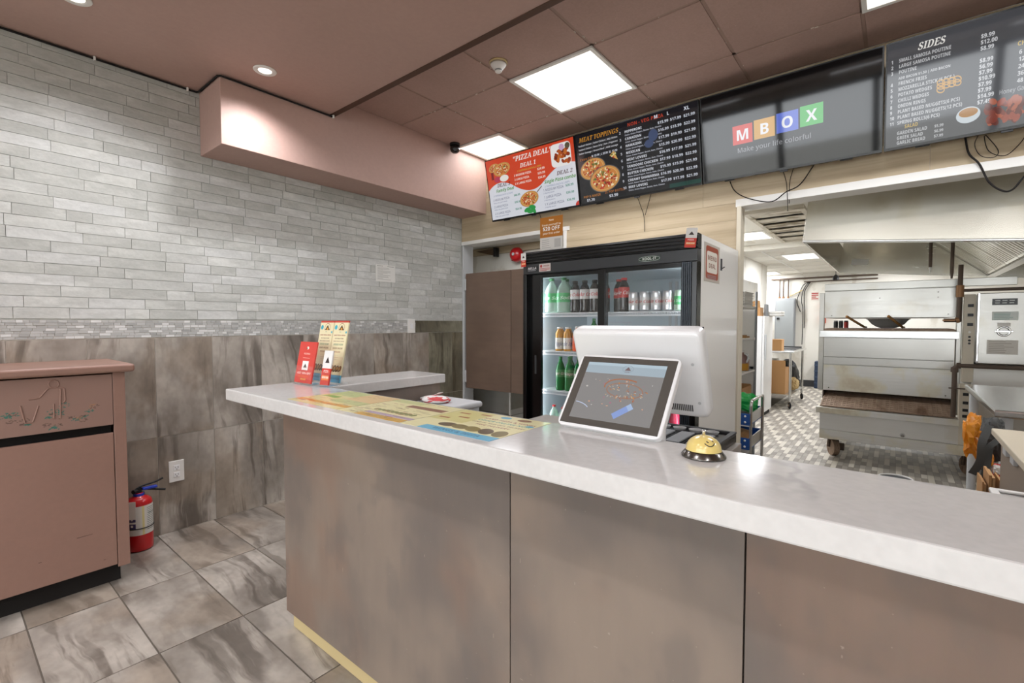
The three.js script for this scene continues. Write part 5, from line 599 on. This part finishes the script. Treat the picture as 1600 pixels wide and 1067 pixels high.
// ---- extractor hood, hanging a little low on its far side
{
  const t = thing('extractor_hood', 'big stainless extractor hood hanging over the oven', 'hood', [2.93, 1.9, -5.5]); t.rotation.z = -0.098;
  const L = 1.95, f = 1.4, b = -1.35, h = 0.62; origin.set(t, [0, 0, 0]);
  add(t, 'front_panel', B(0, L, 0.012, h, f - 0.015, f, 0.004, 0.5, 0.2), M.steelHood, 'broad bright front panel'); add(t, 'side_panel', B(0, 0.015, 0, 0.3, b, f - 0.015, 0.003), M.steelHood); add(t, 'side_panel', B(L - 0.015, L, 0, h, b, f - 0.015), M.steelHood); add(t, 'back_panel', B(0.015, L - 0.015, 0, h, b, b + 0.015, 0, 0.3, 0.6), M.steelHood); add(t, 'top_panel', B(0.015, L - 0.015, 0.40, 0.415, b + 0.015, f - 0.015, 0, 0.1, 0.1), M.steelHood); add(t, 'front_lip', B(0, L, 0, 0.014, f - 0.05, f + 0.006, 0.004), M.steelSmooth);
  const fm = new THREE.Matrix4().makeTranslation(1.27, 0.02, 0).multiply(new THREE.Matrix4().makeRotationZ(-0.62)); for (let k = 0; k < 5; k++) { const z0 = -1.3 + k * 0.53, fr = add(t, 'grease_filter', join([B(-0.62, 0, 0, 0.02, z0, z0 + 0.02), B(-0.62, 0, 0, 0.02, z0 + 0.49, z0 + 0.51), B(-0.62, -0.6, 0, 0.02, z0 + 0.02, z0 + 0.49), B(-0.02, 0, 0, 0.02, z0 + 0.02, z0 + 0.49)]).applyMatrix4(fm), M.steelHood); for (let q = 0; q < 6; q++) add(fr, 'baffle', B(-0.6, -0.02, 0.002, 0.014, z0 + 0.03 + q * 0.077, z0 + 0.085 + q * 0.077, 0.003).applyMatrix4(fm), M.steelHood); }
  add(t, 'grease_gutter', [B(1.27, 1.33, 0, 0.012, b + 0.02, f - 0.03), B(1.32, 1.33, 0.012, 0.05, b + 0.02, f - 0.03)], M.steelSmooth); add(t, 'hood_label', plate(0.16, 0.07, 0.002).translate(0.2, 0.13, b + 0.017), M.paper);
  for (const [x, z] of [[0.28, 0.4], [0.36, -0.5]]) add(t, 'lamp_globe', new THREE.SphereGeometry(0.035, 16, 10).translate(x, 0.36, z), std({ color: 0xfff6e6, emissive: 0xfff2dd, emissiveIntensity: 1 }));
}
// ---- sooty ceiling vent between opening and hood
{
  const t = thing('ceiling_vent', 'soot-stained louvred vent in the kitchen ceiling', 'vent', [2.6, KC - 0.03, -5.6]); add(t, 'frame', [B(2.36, 2.84, KC - 0.03, KC, -6.72, -6.68), B(2.36, 2.84, KC - 0.03, KC, -4.82, -4.78), B(2.36, 2.40, KC - 0.03, KC, -6.68, -4.82), B(2.80, 2.84, KC - 0.03, KC, -6.68, -4.82)], M.soot); for (let k = 0; k < 6; k++) { const g = B(-0.2, 0.2, 0, 0.008, -0.152, 0.152, 0, k * 0.37, k * 0.21); g.rotateX(0.07); g.translate(2.6, KC - 0.022, -6.52 + k * 0.31); add(t, 'louvre', g, M.soot); }
}
// ---- stainless table by the oven, base unit in front, bags and boxes
function tubeLeg(t, x, z, y1, m = M.grey, r = 0.02) { add(t, 'leg', rod([x, 0.002, z], [x, y1, z], r), m); }
{
  const t = thing('steel_table', 'stainless worktable with rolled edge near the oven controls', 'table', [4.2, 0, -3.7]); const top = add(t, 'tabletop', slab([[3.845, -4.29], [4.7, -4.29], [4.7, -3.09], [3.845, -3.09]], 0.865, 0.9, 0.008), M.steelSmooth); for (const [x, z] of [[3.885, -4.24], [3.9, -3.2], [4.65, -4.24], [4.65, -3.2]]) tubeLeg(t, x, z, 0.866, M.lightGrey, 0.022); add(t, 'undershelf', B(3.98, 4.66, 0.3, 0.32, -4.25, -3.35), M.cardboard, 'brown board undershelf');
  const u = thing('base_cabinet', 'low brown base cabinet with a beige worktop near the counter end', 'cabinet', [4.1, 0, -2.3]); add(u, 'worktop', slab([[3.775, -2.55], [4.7, -2.55], [4.7, -1.9], [3.775, -1.9]], 0.875, 0.9, 0.004), std({ color: 0xcfc4ae, roughness: 0.5 })); add(u, 'carcass', B(3.80, 4.68, 0.05, 0.874, -2.53, -1.92), std({ color: 0x8f7f70, roughness: 0.55 })); for (const z of [-2.38, -2.24]) add(u, 'edge_clip', B(3.788, 3.80, 0.835, 0.862, z - 0.03, z + 0.03, 0.003), M.lightGrey); add(u, 'plinth', B(3.83, 4.66, 0, 0.05, -2.5, -1.95), M.gap);
}
function crumpled(rx, ry, rz, s, amp = 0.35, squash = 1) { const g = new THREE.SphereGeometry(1, 26, 18), p = g.attributes.position; for (let i = 0; i < p.count; i++) { const x = p.getX(i), y = p.getY(i), z = p.getZ(i), k = 1 + amp * (vn(x * 2.2 + 9, y * 2.2 + z * 1.7 + 9, 64, 64, s) - 0.5) + amp * 0.6 * (vn(x * 5 + 20, y * 5 + z * 4 + 20, 64, 64, s + 1) - 0.5); const e = (q) => Math.sign(q) * Math.pow(Math.abs(q), 0.7); p.setXYZ(i, e(x) * rx * k, e(y) * ry * k, e(z) * rz * k); } const q = g.toNonIndexed(); q.computeVertexNormals(); return q; }
{
  const z = -2.86, H = 'hanging off the steel table'; const oc = pix(1521, 682, 'z', z + 0.0), o = thing('orange_bag', 'shiny orange snack bag hanging off the steel table end', 'bag', [oc.x, oc.y - 0.08, oc.z]); add(o, 'bag_body', crumpled(0.026, 0.07, 0.022, 31, 1.1).translate(oc.x - 0.008, oc.y, oc.z), M.orange); const od = pix(1540, 718, 'z', z + 0.06); add(o, 'bag_tail', crumpled(0.02, 0.036, 0.015, 37, 0.9).translate(od.x, od.y, od.z), M.orange);
  const k = thing('black_bag', 'dark grey insulated delivery bag with straps hanging beside the orange bag', 'bag', [3.80, 0.6, z]); add(k, 'bag_body', crumpled(0.034, 0.085, 0.05, 41, 0.6).translate(3.822, 0.80, z - 0.06), M.bagBlack); const band = (pts, w) => {   // a flat webbing strap
    const c = new THREE.CatmullRomCurve3(pts.map((p) => V(...p))), N = 24, P = [], I = []; for (let q = 0; q <= N; q++) { const p = c.getPoint(q / N), d = c.getTangent(q / N), sx = -d.y, sy = d.x, l = Math.hypot(sx, sy) || 1; for (const [a, b] of [[-1, 1], [1, 1], [1, -1], [-1, -1]]) P.push(p.x + a * w * sx / l, p.y + a * w * sy / l, p.z + b * 0.002); }
    for (let q = 0; q < N; q++) for (let m = 0; m < 4; m++) { const a = 4 * q + m, b = 4 * q + (m + 1) % 4; I.push(a, b, a + 4, b, b + 4, a + 4); } I.push(0, 3, 1, 1, 3, 2, 4 * N, 4 * N + 1, 4 * N + 3, 4 * N + 1, 4 * N + 2, 4 * N + 3);
    let g = new THREE.BufferGeometry(); g.setAttribute('position', new THREE.Float32BufferAttribute(P, 3)); g.setIndex(I); g = g.toNonIndexed(); g.computeVertexNormals(); g.setAttribute('uv', new THREE.Float32BufferAttribute(new Float32Array(g.attributes.position.count * 2), 2)); return g; };
  add(k, 'strap', band([[3.80, 0.87, z + 0.05], [3.775, 0.80, z + 0.085], [3.77, 0.72, z + 0.09], [3.748, 0.66, z + 0.085]], 0.013), M.bagBlack); add(k, 'strap', band([[3.80, 0.80, z + 0.07], [3.79, 0.70, z + 0.09], [3.782, 0.62, z + 0.09], [3.80, 0.585, z + 0.07]], 0.012), M.bagBlack); add(k, 'strap', band([[3.83, 0.82, z + 0.06], [3.80, 0.79, z + 0.085], [3.77, 0.755, z + 0.09]], 0.010), M.bagBlack);
  const r = thing('red_bag', 'small red and white snack bag hanging below the black bag', 'bag', [3.82, 0.6, z]); add(r, 'bag_body', crumpled(0.018, 0.05, 0.03, 51, 0.5).translate(3.832, 0.655, z + 0.05), M.cardRed); add(r, 'printed_patch', crumpled(0.012, 0.018, 0.02, 57, 0.4).translate(3.822, 0.69, z + 0.07), M.paper);
  for (const [x, w, h, lb] of [[3.765, 0.012, 0.68, 'thin flattened cardboard sheet standing under the bags'], [3.786, 0.018, 0.71, 'thick flattened carton standing under the black bag'], [3.815, 0.012, 0.69, 'flattened carton standing beside the base cabinet below the red bag']]) { const c = thing('flattened_carton', lb, 'cardboard', [x, 0, -2.65]); add(c, 'outer_sheet', B(x - w / 2, x - 0.001, 0.002, h, -2.735, -2.58), M.cardboard); add(c, 'inner_sheet', B(x + 0.001, x + w / 2, 0.002, h - 0.01, -2.74, -2.585), std({ color: 0xc9a173, roughness: 0.85 })); }
}
{ // white tubs and small pail just behind the counter
  const t = thing('white_crate', 'white plastic crate with a ribbed edge behind the counter ledge', 'crate', [3.77, 0, -1.6]); const a = 3.70, b = 3.90, c = -1.80, d = -1.48, y0 = 0.58, y1 = 0.848; add(t, 'crate_wall', [B(a, a + 0.006, y0, y1, c, d), B(b - 0.006, b, y0, y1, c, d), B(a + 0.006, b - 0.006, y0, y1, c, c + 0.006), B(a + 0.006, b - 0.006, y0, y1, d - 0.006, d), B(a, b, y0 - 0.006, y0, c, d)], M.white); add(t, 'rim', [B(a - 0.012, a + 0.006, y1 - 0.006, y1 + 0.006, c - 0.012, d + 0.012, 0.004), B(b - 0.006, b + 0.012, y1 - 0.006, y1 + 0.006, c - 0.012, d + 0.012, 0.004), B(a, b, y1 - 0.006, y1 + 0.006, c - 0.012, c + 0.006, 0.004), B(a, b, y1 - 0.006, y1 + 0.006, d - 0.006, d + 0.012, 0.004)], M.white); add(t, 'lid', B(a + 0.05, b + 0.01, y1 + 0.006, y1 + 0.03, c + 0.02, d, 0.008), M.white); add(t, 'stand', [B(a + 0.01, b - 0.01, 0, y0 - 0.007, c + 0.01, d - 0.01)], M.grey);
  const p = thing('grey_pail', 'small grey plastic pail with a pale rim on the kitchen floor', 'pail', [3.506, 0, -3.945]); add(p, 'pail_body', lathe([[0, 0.004], [0.065, 0.004], [0.085, 0.288], [0.082, 0.288], [0.063, 0.008], [0, 0.008]], 3.506, 0, -3.945, 32), M.grey); const rim = new THREE.TorusGeometry(0.086, 0.007, 8, 40); rim.rotateX(Math.PI / 2); rim.translate(3.506, 0.29, -3.945); add(p, 'rim', rim, M.white); add(p, 'bail_handle', tube([[3.423, 0.27, -3.945], [3.43, 0.2, -3.88], [3.506, 0.16, -3.85], [3.582, 0.2, -3.88], [3.589, 0.27, -3.945]], 0.003, 30, 6), M.chrome);
}
// ---- blue two-tier cart just inside the opening
{
  const t = thing('utility_cart', 'blue two-tier utility cart with chrome posts just inside the opening', 'cart', [2.44, 0, -3.97]); const x0 = 2.16, x1 = 2.672, z0 = -4.17, z1 = -3.74;
  for (const y of [0.555, 0.375]) { const tr = add(t, 'tray', [B(x0, x1, y, y + 0.008, z0, z1), B(x0, x1, y + 0.008, y + 0.085, z1 - 0.008, z1, 0.002), B(x0, x1, y + 0.008, y + 0.085, z0, z0 + 0.008, 0.002), B(x0, x0 + 0.008, y + 0.008, y + 0.085, z0 + 0.008, z1 - 0.008)], M.blue, 'blue plastic tray'); add(tr, 'steel_end', B(x1 - 0.006, x1 + 0.003, y + 0.008, y + 0.088, z0 + 0.01, z1 - 0.01, 0.002), M.steelSmooth); for (const yy of [0.022, 0.066]) add(tr, 'rivet', new THREE.SphereGeometry(0.008, 10, 8).translate(x1 - 0.03, y + yy, z1 + 0.001), M.white); }
  for (const [x, z] of [[x1 + 0.004, z0 + 0.02], [x1 + 0.004, z1 - 0.02], [x0 + 0.01, z0 - 0.01], [x0 + 0.01, z1 + 0.01]]) { add(t, 'post', rod([x, 0.08, z], [x, x > 2.5 ? 0.70 : 0.64, z], 0.011), M.chrome); const w = new THREE.TorusGeometry(0.03, 0.012, 8, 18); w.rotateY(Math.PI / 2); w.translate(x, 0.0425, z); add(t, 'caster', w, M.rubber); add(t, 'caster_fork', rod([x, 0.085, z], [x, 0.042, z], 0.01), M.grey); }
  add(t, 'push_handle', tube([[x1 + 0.004, 0.69, z1 - 0.02], [x1 + 0.006, 0.728, z1 - 0.035], [x1 + 0.006, 0.735, z1 - 0.08], [x1 + 0.006, 0.735, z0 + 0.08], [x1 + 0.006, 0.728, z0 + 0.035], [x1 + 0.004, 0.69, z0 + 0.02]], 0.011, 40, 10), M.chrome);
  single('onion_sack', 'tan mesh sack lying in the lower cart tray', 'sack', crumpled(0.11, 0.04, 0.1, 61, 0.3).translate(2.54, 0.438, -3.94), M.cardboard); single('black_pouch', 'black pouch lying in the upper cart tray', 'pouch', crumpled(0.09, 0.03, 0.06, 67, 0.4).translate(2.54, 0.605, -3.87), M.black);
}
// ---- open shelf rack along the kitchen wall
const RX0 = 1.98, RX1 = 2.44, RZ0 = -5.0, RZ1 = -4.25;
{
  const t = thing('shelf_rack', 'pale open shelf rack of stores just inside the kitchen', 'shelf rack', [2.2, 0, -4.62]); for (const [x, z] of [[RX1, RZ0], [RX1, RZ1], [RX0, RZ0], [RX0, RZ1]]) add(t, 'post', rod([x, 0.01, z], [x, 1.6, z], 0.011), M.grey); for (const y of [0.2, 0.6, 0.86, 1.165, 1.46]) add(t, 'shelf', [B(RX0 + 0.004, RX1 - 0.002, y - 0.018, y, RZ0 + 0.004, RZ1 - 0.004, 0.003), B(RX0 + 0.004, RX1 - 0.002, y - 0.03, y - 0.018, RZ0 + 0.004, RZ0 + 0.014)], M.white); add(t, 'back_sheet', B(RX0 + 0.004, RX1, 0.01, 1.46, RZ0 - 0.012, RZ0 - 0.006), M.white);
  for (let k = 0; k < 5; k++) single('white_tray', 'shallow white tray stacked on the top shelf of the rack', 'tray', [B(2.12, 2.42, 1.461 + k * 0.026, 1.466 + k * 0.026, -4.94, -4.62, 0.002), B(2.11, 2.43, 1.478 + k * 0.026, 1.484 + k * 0.026, -4.95, -4.61, 0.003), B(2.12, 2.126, 1.464 + k * 0.026, 1.48 + k * 0.026, -4.94, -4.62), B(2.414, 2.42, 1.464 + k * 0.026, 1.48 + k * 0.026, -4.94, -4.62)], M.white, 'white trays stacked on the rack');
  const j = thing('oil_jug', 'brown oil jug with a handle on the rack', 'jug', [2.37, 0.861, -4.78]); add(j, 'jug_body', new THREE.LatheGeometry([[0, 0], [0.06, 0], [0.065, 0.008], [0.065, 0.1], [0.05, 0.135], [0.02, 0.155], [0.02, 0.17], [0, 0.17]].map((q) => new THREE.Vector2(...q)), 20).translate(2.37, 0.861, -4.78), phy({ color: 0x8a6a62, roughness: 0.25 })); add(j, 'oil', rod([2.37, 0.865, -4.775], [2.37, 0.93, -4.775], 0.0655), phy({ color: 0xb5801f, roughness: 0.25 })); add(j, 'handle', tube([[2.40, 1.02, -4.76], [2.43, 1.01, -4.745], [2.432, 0.97, -4.74], [2.42, 0.94, -4.745]], 0.008, 20, 8), M.lightGrey); add(j, 'cap', rod([2.37, 1.03, -4.78], [2.37, 1.048, -4.78], 0.022), M.white);
  single('rack_tool', 'dark hand tool lying on the rack beside the oil jug', 'tool', [rod([2.40, 0.872, -4.97], [2.41, 0.872, -4.87], 0.009), B(2.38, 2.43, 0.862, 0.885, -4.985, -4.96, 0.004)], M.black); single('lid_stack', 'brown lids lying on the upper middle rack shelf', 'lids', [B(2.3, 2.42, 1.1655, 1.18, -4.85, -4.7, 0.003), B(2.31, 2.4, 1.18, 1.19, -4.84, -4.72, 0.003)], M.wood);
  single('carton_box', 'open brown carton on the lower rack shelf', 'carton', [B(2.2, 2.42, 0.601, 0.605, -4.95, -4.6), B(2.2, 2.205, 0.605, 0.71, -4.95, -4.6), B(2.415, 2.42, 0.605, 0.71, -4.95, -4.6), B(2.205, 2.415, 0.605, 0.72, -4.95, -4.945), B(2.205, 2.415, 0.605, 0.71, -4.605, -4.6)], M.cardboard); single('green_bag', 'crumpled green plastic bag beside the blue cart handle', 'bag', crumpled(0.07, 0.07, 0.05, 71, 0.6).translate(2.575, 0.66, -4.1), M.greenBag);
}
// ---- white upright freezer with stores on top
{
  const x1 = 2.09, t = thing('white_freezer', 'white upright freezer beside the kitchen rack', 'freezer', [1.88, 0, -7.48]); add(t, 'freezer_body', B(1.67, x1 - 0.03, 0.04, 1.4, -7.76, -7.2, 0.01), M.whiteGloss); add(t, 'freezer_door', B(x1 - 0.028, x1, 0.06, 1.4, -7.755, -7.205, 0.008), M.whiteGloss); add(t, 'door_handle', B(x1, x1 + 0.02, 0.8, 1.15, -7.25, -7.225, 0.005), M.lightGrey); add(t, 'plinth', B(1.69, x1 - 0.02, 0, 0.04, -7.74, -7.22), M.gap);
  const c = thing('carton_box', 'tan carton standing open on the white freezer', 'carton', [1.95, 1.401, -7.35]); add(c, 'box_body', B(1.86, 2.02, 1.401, 1.52, -7.45, -7.26), M.cardboard); const fl = B(-0.08, 0.08, 0, 0.004, 0, 0.1); fl.rotateX(-1.1); fl.translate(1.94, 1.52, -7.262); add(c, 'flap', fl, M.cardboard);
  single('pepper_mill', 'grey canister standing on the freezer beside the carton', 'canister', lathe([[0, 0], [0.028, 0], [0.028, 0.16], [0.024, 0.17], [0, 0.17]], 2.05, 1.4005, -7.5, 18), M.grey); for (let k = 0; k < 2; k++) single('foam_tray', 'white foam tray on the freezer end', 'tray', new RoundedBoxGeometry(0.34, 0.035, 0.2, 3, 0.015).translate(2.07, 1.419 + k * 0.0355, -7.66), M.white, 'white foam trays on the freezer');
}
// ---- prep table on casters at the back
{
  const t = thing('prep_table', 'stainless prep table on casters near the far kitchen wall', 'table', [1.87, 0, -8.8]); add(t, 'tabletop', slab([[1.68, -9.43], [2.31, -9.43], [2.31, -8.14], [1.68, -8.14]], 0.85, 0.88, 0.008), M.steelSmooth); add(t, 'undershelf', B(1.7, 2.28, 0.2, 0.215, -9.4, -8.17, 0.003), M.steel); for (const [x, z] of [[2.26, -8.19], [2.26, -9.38], [1.72, -8.19], [1.72, -9.38]]) { add(t, 'leg', rod([x, 0.11, z], [x, 0.852, z], 0.02), M.steelSmooth); const w = new THREE.TorusGeometry(0.038, 0.014, 8, 20); w.rotateY(Math.PI / 2 + 0.4); w.translate(x, 0.0525, z); const c = add(t, 'caster', w, M.rubber); add(c, 'hub', [rod([x, 0.052, z], [x, 0.12, z], 0.012), new THREE.SphereGeometry(0.02, 10, 8).translate(x, 0.052, z)], M.rust); }
  const y = 0.2155, c = thing('carton_box', 'tall brown carton on the lower shelf of the prep table', 'carton', [2.03, y, -8.4]); add(c, 'box_body', B(1.85, 2.19, y, 0.61, -8.6, -8.22), M.cardboard); const fl = B(-0.17, 0.17, 0, 0.005, 0, 0.12); fl.rotateX(-1.5); fl.translate(2.02, 0.61, -8.225); add(c, 'flap', fl, M.cardboard);
  single('black_sack', 'black rubbish sack under the prep table behind the carton', 'sack', crumpled(0.18, 0.2, 0.16, 81, 0.3).translate(2.06, 0.46, -9.13), M.black); single('foam_box', 'white foam box tucked under the prep table top', 'box', B(1.8, 2.0, 0.2155, 0.72, -8.84, -8.66, 0.01), M.white); single('tan_sack', 'crumpled tan sack at the end of the prep table shelf', 'sack', crumpled(0.11, 0.1, 0.1, 91, 0.4).translate(2.18, 0.335, -8.73), std({ color: 0xb39a6c, roughness: 0.9 })); single('carton_box', 'small carton with a yellow patch on the prep table', 'carton', [B(1.95, 2.12, 0.8805, 1.05, -8.5, -8.3, 0.002), B(2.08, 2.121, 1.0, 1.03, -8.42, -8.298, 0.001)], std({ color: 0xbf915f, roughness: 0.85 }));
  single('black_tray', 'flat black tray lying on the prep table', 'tray', [B(1.75, 2.25, 0.8805, 0.89, -9.35, -8.75, 0.003), B(1.75, 2.25, 0.89, 0.905, -9.35, -9.33, 0.003)], M.black);
}
// ---- far wall: breaker panel, conduits, sign, extinguisher, blue bin
{
  const z = KZ, t = thing('breaker_panel', 'grey breaker panel on the far kitchen wall', 'electrical panel', [1.67, 0.78, z + 0.06]); add(t, 'enclosure', B(1.49, 1.86, 0.78, 1.82, z + 0.002, z + 0.11, 0.01), M.grey); add(t, 'panel_door', B(1.51, 1.84, 0.81, 1.79, z + 0.111, z + 0.12, 0.004), std({ color: 0x9da1a2, roughness: 0.45 })); add(t, 'latch', B(1.53, 1.58, 1.38, 1.42, z + 0.12, z + 0.135, 0.004), M.black);
  for (const [x, lb] of [[1.56, 'bare conduit rising from the breaker panel next to the wall corner'], [1.63, 'bare conduit rising from the middle of the breaker panel'], [1.72, 'bare conduit rising from the breaker panel near the cable bundle']]) { const c = thing('conduit', lb, 'conduit', [x, 1.82, z + 0.05]); add(c, 'pipe', rod([x, 1.821, z + 0.05], [x, 2.21, z + 0.05], 0.013), M.ironPipe); add(c, 'connector', rod([x, 1.821, z + 0.05], [x, 1.86, z + 0.05], 0.022), M.copper); }
  single('ceiling_pipe', 'long dark pipe along the top of the far wall', 'pipe', [rod([1.4, 2.225, z + 0.05], [3.2, 2.225, z + 0.05], 0.017), rod([2.0, 2.15, z + 0.04], [3.2, 2.155, z + 0.04], 0.012)], M.ironPipe);
  const k = thing('cable_bundle', 'dark cable bundle looping down the far kitchen wall', 'cables', [1.95, 0.85, z + 0.02]); for (const [dx, y0] of [[0, 0.86], [0.03, 1.2], [-0.05, 1.55]]) add(k, 'cable', tube([[2.12, 2.15, z + 0.03], [2.05 + dx, 2.1, z + 0.03], [1.98 + dx, 1.95, z + 0.03], [1.96 + dx * 1.6, 1.75, z + 0.03], [1.99 + dx, 1.55, z + 0.03], [1.985 + dx, y0, z + 0.03]], 0.008, 40, 6), M.gap); add(k, 'branch_tube', tube([[1.75, 1.87, z + 0.03], [1.85, 1.92, z + 0.03], [1.97, 1.98, z + 0.03]], 0.012, 16, 6), M.cream);
  const sg = canvas(256, 256, (c, w, h) => { c.fillStyle = '#d9d2c8'; c.fillRect(0, 0, w, h); c.fillStyle = '#a83a34'; for (let q = 0; q < 4; q++) c.fillRect(20, 30 + 52 * q, q === 2 ? 150 : 216, 28); }); const g = plate(0.14, 0.18, 0.002); g.translate(2.19, 1.85, z + 0.003); single('red_text_sign', 'small sign with red lines of text on the far wall', 'sign', g, std({ map: sg, roughness: 0.6 }));
  const e = thing('orange_dispenser', 'orange-red holder hanging on the far wall beside the oven', 'holder', [2.34, 1.3, z + 0.05]); add(e, 'upper_pack', B(2.29, 2.40, 1.60, 1.72, z + 0.002, z + 0.08, 0.01), std({ color: 0xa84a2a, roughness: 0.5 })); add(e, 'lower_pack', B(2.30, 2.39, 1.3, 1.5, z + 0.002, z + 0.08, 0.01), std({ color: 0xc24a28, roughness: 0.5 })); add(e, 'mount_strip', B(2.33, 2.36, 1.28, 1.75, z + 0.001, z + 0.012), M.copper);
  const b = thing('blue_bin', 'tall dark blue bin against the far wall beside the oven', 'bin', [2.30, 0, z + 0.16]); add(b, 'bin_body', B(2.24, 2.37, 0.003, 0.54, z + 0.05, z + 0.27, 0.01), std({ color: 0x26364f, roughness: 0.5 })); for (let q = 0; q < 4; q++) add(b, 'rib', B(2.235, 2.375, 0.1 + q * 0.12, 0.115 + q * 0.12, z + 0.26, z + 0.275, 0.003), std({ color: 0x3d5068, roughness: 0.5 }));
  const l = thing('hanging_lamp', 'small lamp hanging from the kitchen ceiling by the far wall', 'lamp', [2.6, 2.1, -10.6]); add(l, 'cord', rod([2.6, 2.2, -10.6], [2.6, KC, -10.6], 0.006), M.black); add(l, 'shade', lathe([[0.015, 0.1], [0.05, 0.06], [0.055, 0], [0.05, 0], [0.045, 0.055], [0.012, 0.095]], 2.6, 2.1, -10.6, 20), M.black);
}
// ---- corridor behind the swing doors
{
  const x = -0.36, y = 2.19, b = thing('alarm_bell', 'round red alarm bell on the corridor wall above the swing doors', 'bell', [x, y - 0.1, -4.85]); const g = lathe([[0, 0.075], [0.05, 0.07], [0.085, 0.045], [0.098, 0.0], [0.09, 0]], 0, 0, 0, 32); g.rotateX(Math.PI / 2); g.translate(x, y, -4.84); add(b, 'gong', g, M.red); add(b, 'backbox', B(x - 0.095, x + 0.03, y - 0.075, y + 0.075, -4.899, -4.84, 0.006), std({ color: 0x8f1418, roughness: 0.5 })); add(b, 'centre_bolt', rod([x, y, -4.77], [x, y, -4.755], 0.02), M.lightGrey);
  const d = thing('door_closer', 'dark brown wedge-shaped door closer high on the corridor wall', 'door closer', [-0.73, 2.3, -4.82]); const s = new THREE.Shape([new THREE.Vector2(-0.26, 0.035), new THREE.Vector2(0.1, 0.05), new THREE.Vector2(0.1, -0.055)]); const w = new THREE.ExtrudeGeometry(s, { depth: 0.05, bevelEnabled: false }); w.translate(-0.8, 2.255, -4.858); add(d, 'wedge_arm', w, std({ color: 0x5b4632, roughness: 0.6 })); add(d, 'closer_body', B(-0.72, -0.68, 2.19, 2.31, -4.858, -4.78, 0.004), M.black);
  const t = thing('steel_cabinet', 'stainless cabinet end showing below the swing doors', 'cabinet', [0.1, 0, -4.0]); add(t, 'cabinet_body', B(-0.5, 0.395, 0.352, 1.2, -4.25, -3.78, 0.004), M.steel); add(t, 'corner_angle', [B(0.38, 0.40, 0.345, 1.2, -3.785, -3.772, 0.002), B(0.394, 0.402, 0.345, 0.40, -4.25, -3.785, 0.002)], M.white, 'pale corner angle'); add(t, 'bottom_rail', B(-0.5, 0.397, 0.335, 0.352, -4.25, -3.775, 0.002), M.steelSmooth); for (const [px, pz] of [[-0.46, -3.82], [0.36, -3.82], [-0.46, -4.2], [0.36, -4.2]]) add(t, 'leg', rod([px, 0, pz], [px, 0.336, pz], 0.02), M.darkGrey);
}

renderer.render(scene, camera);
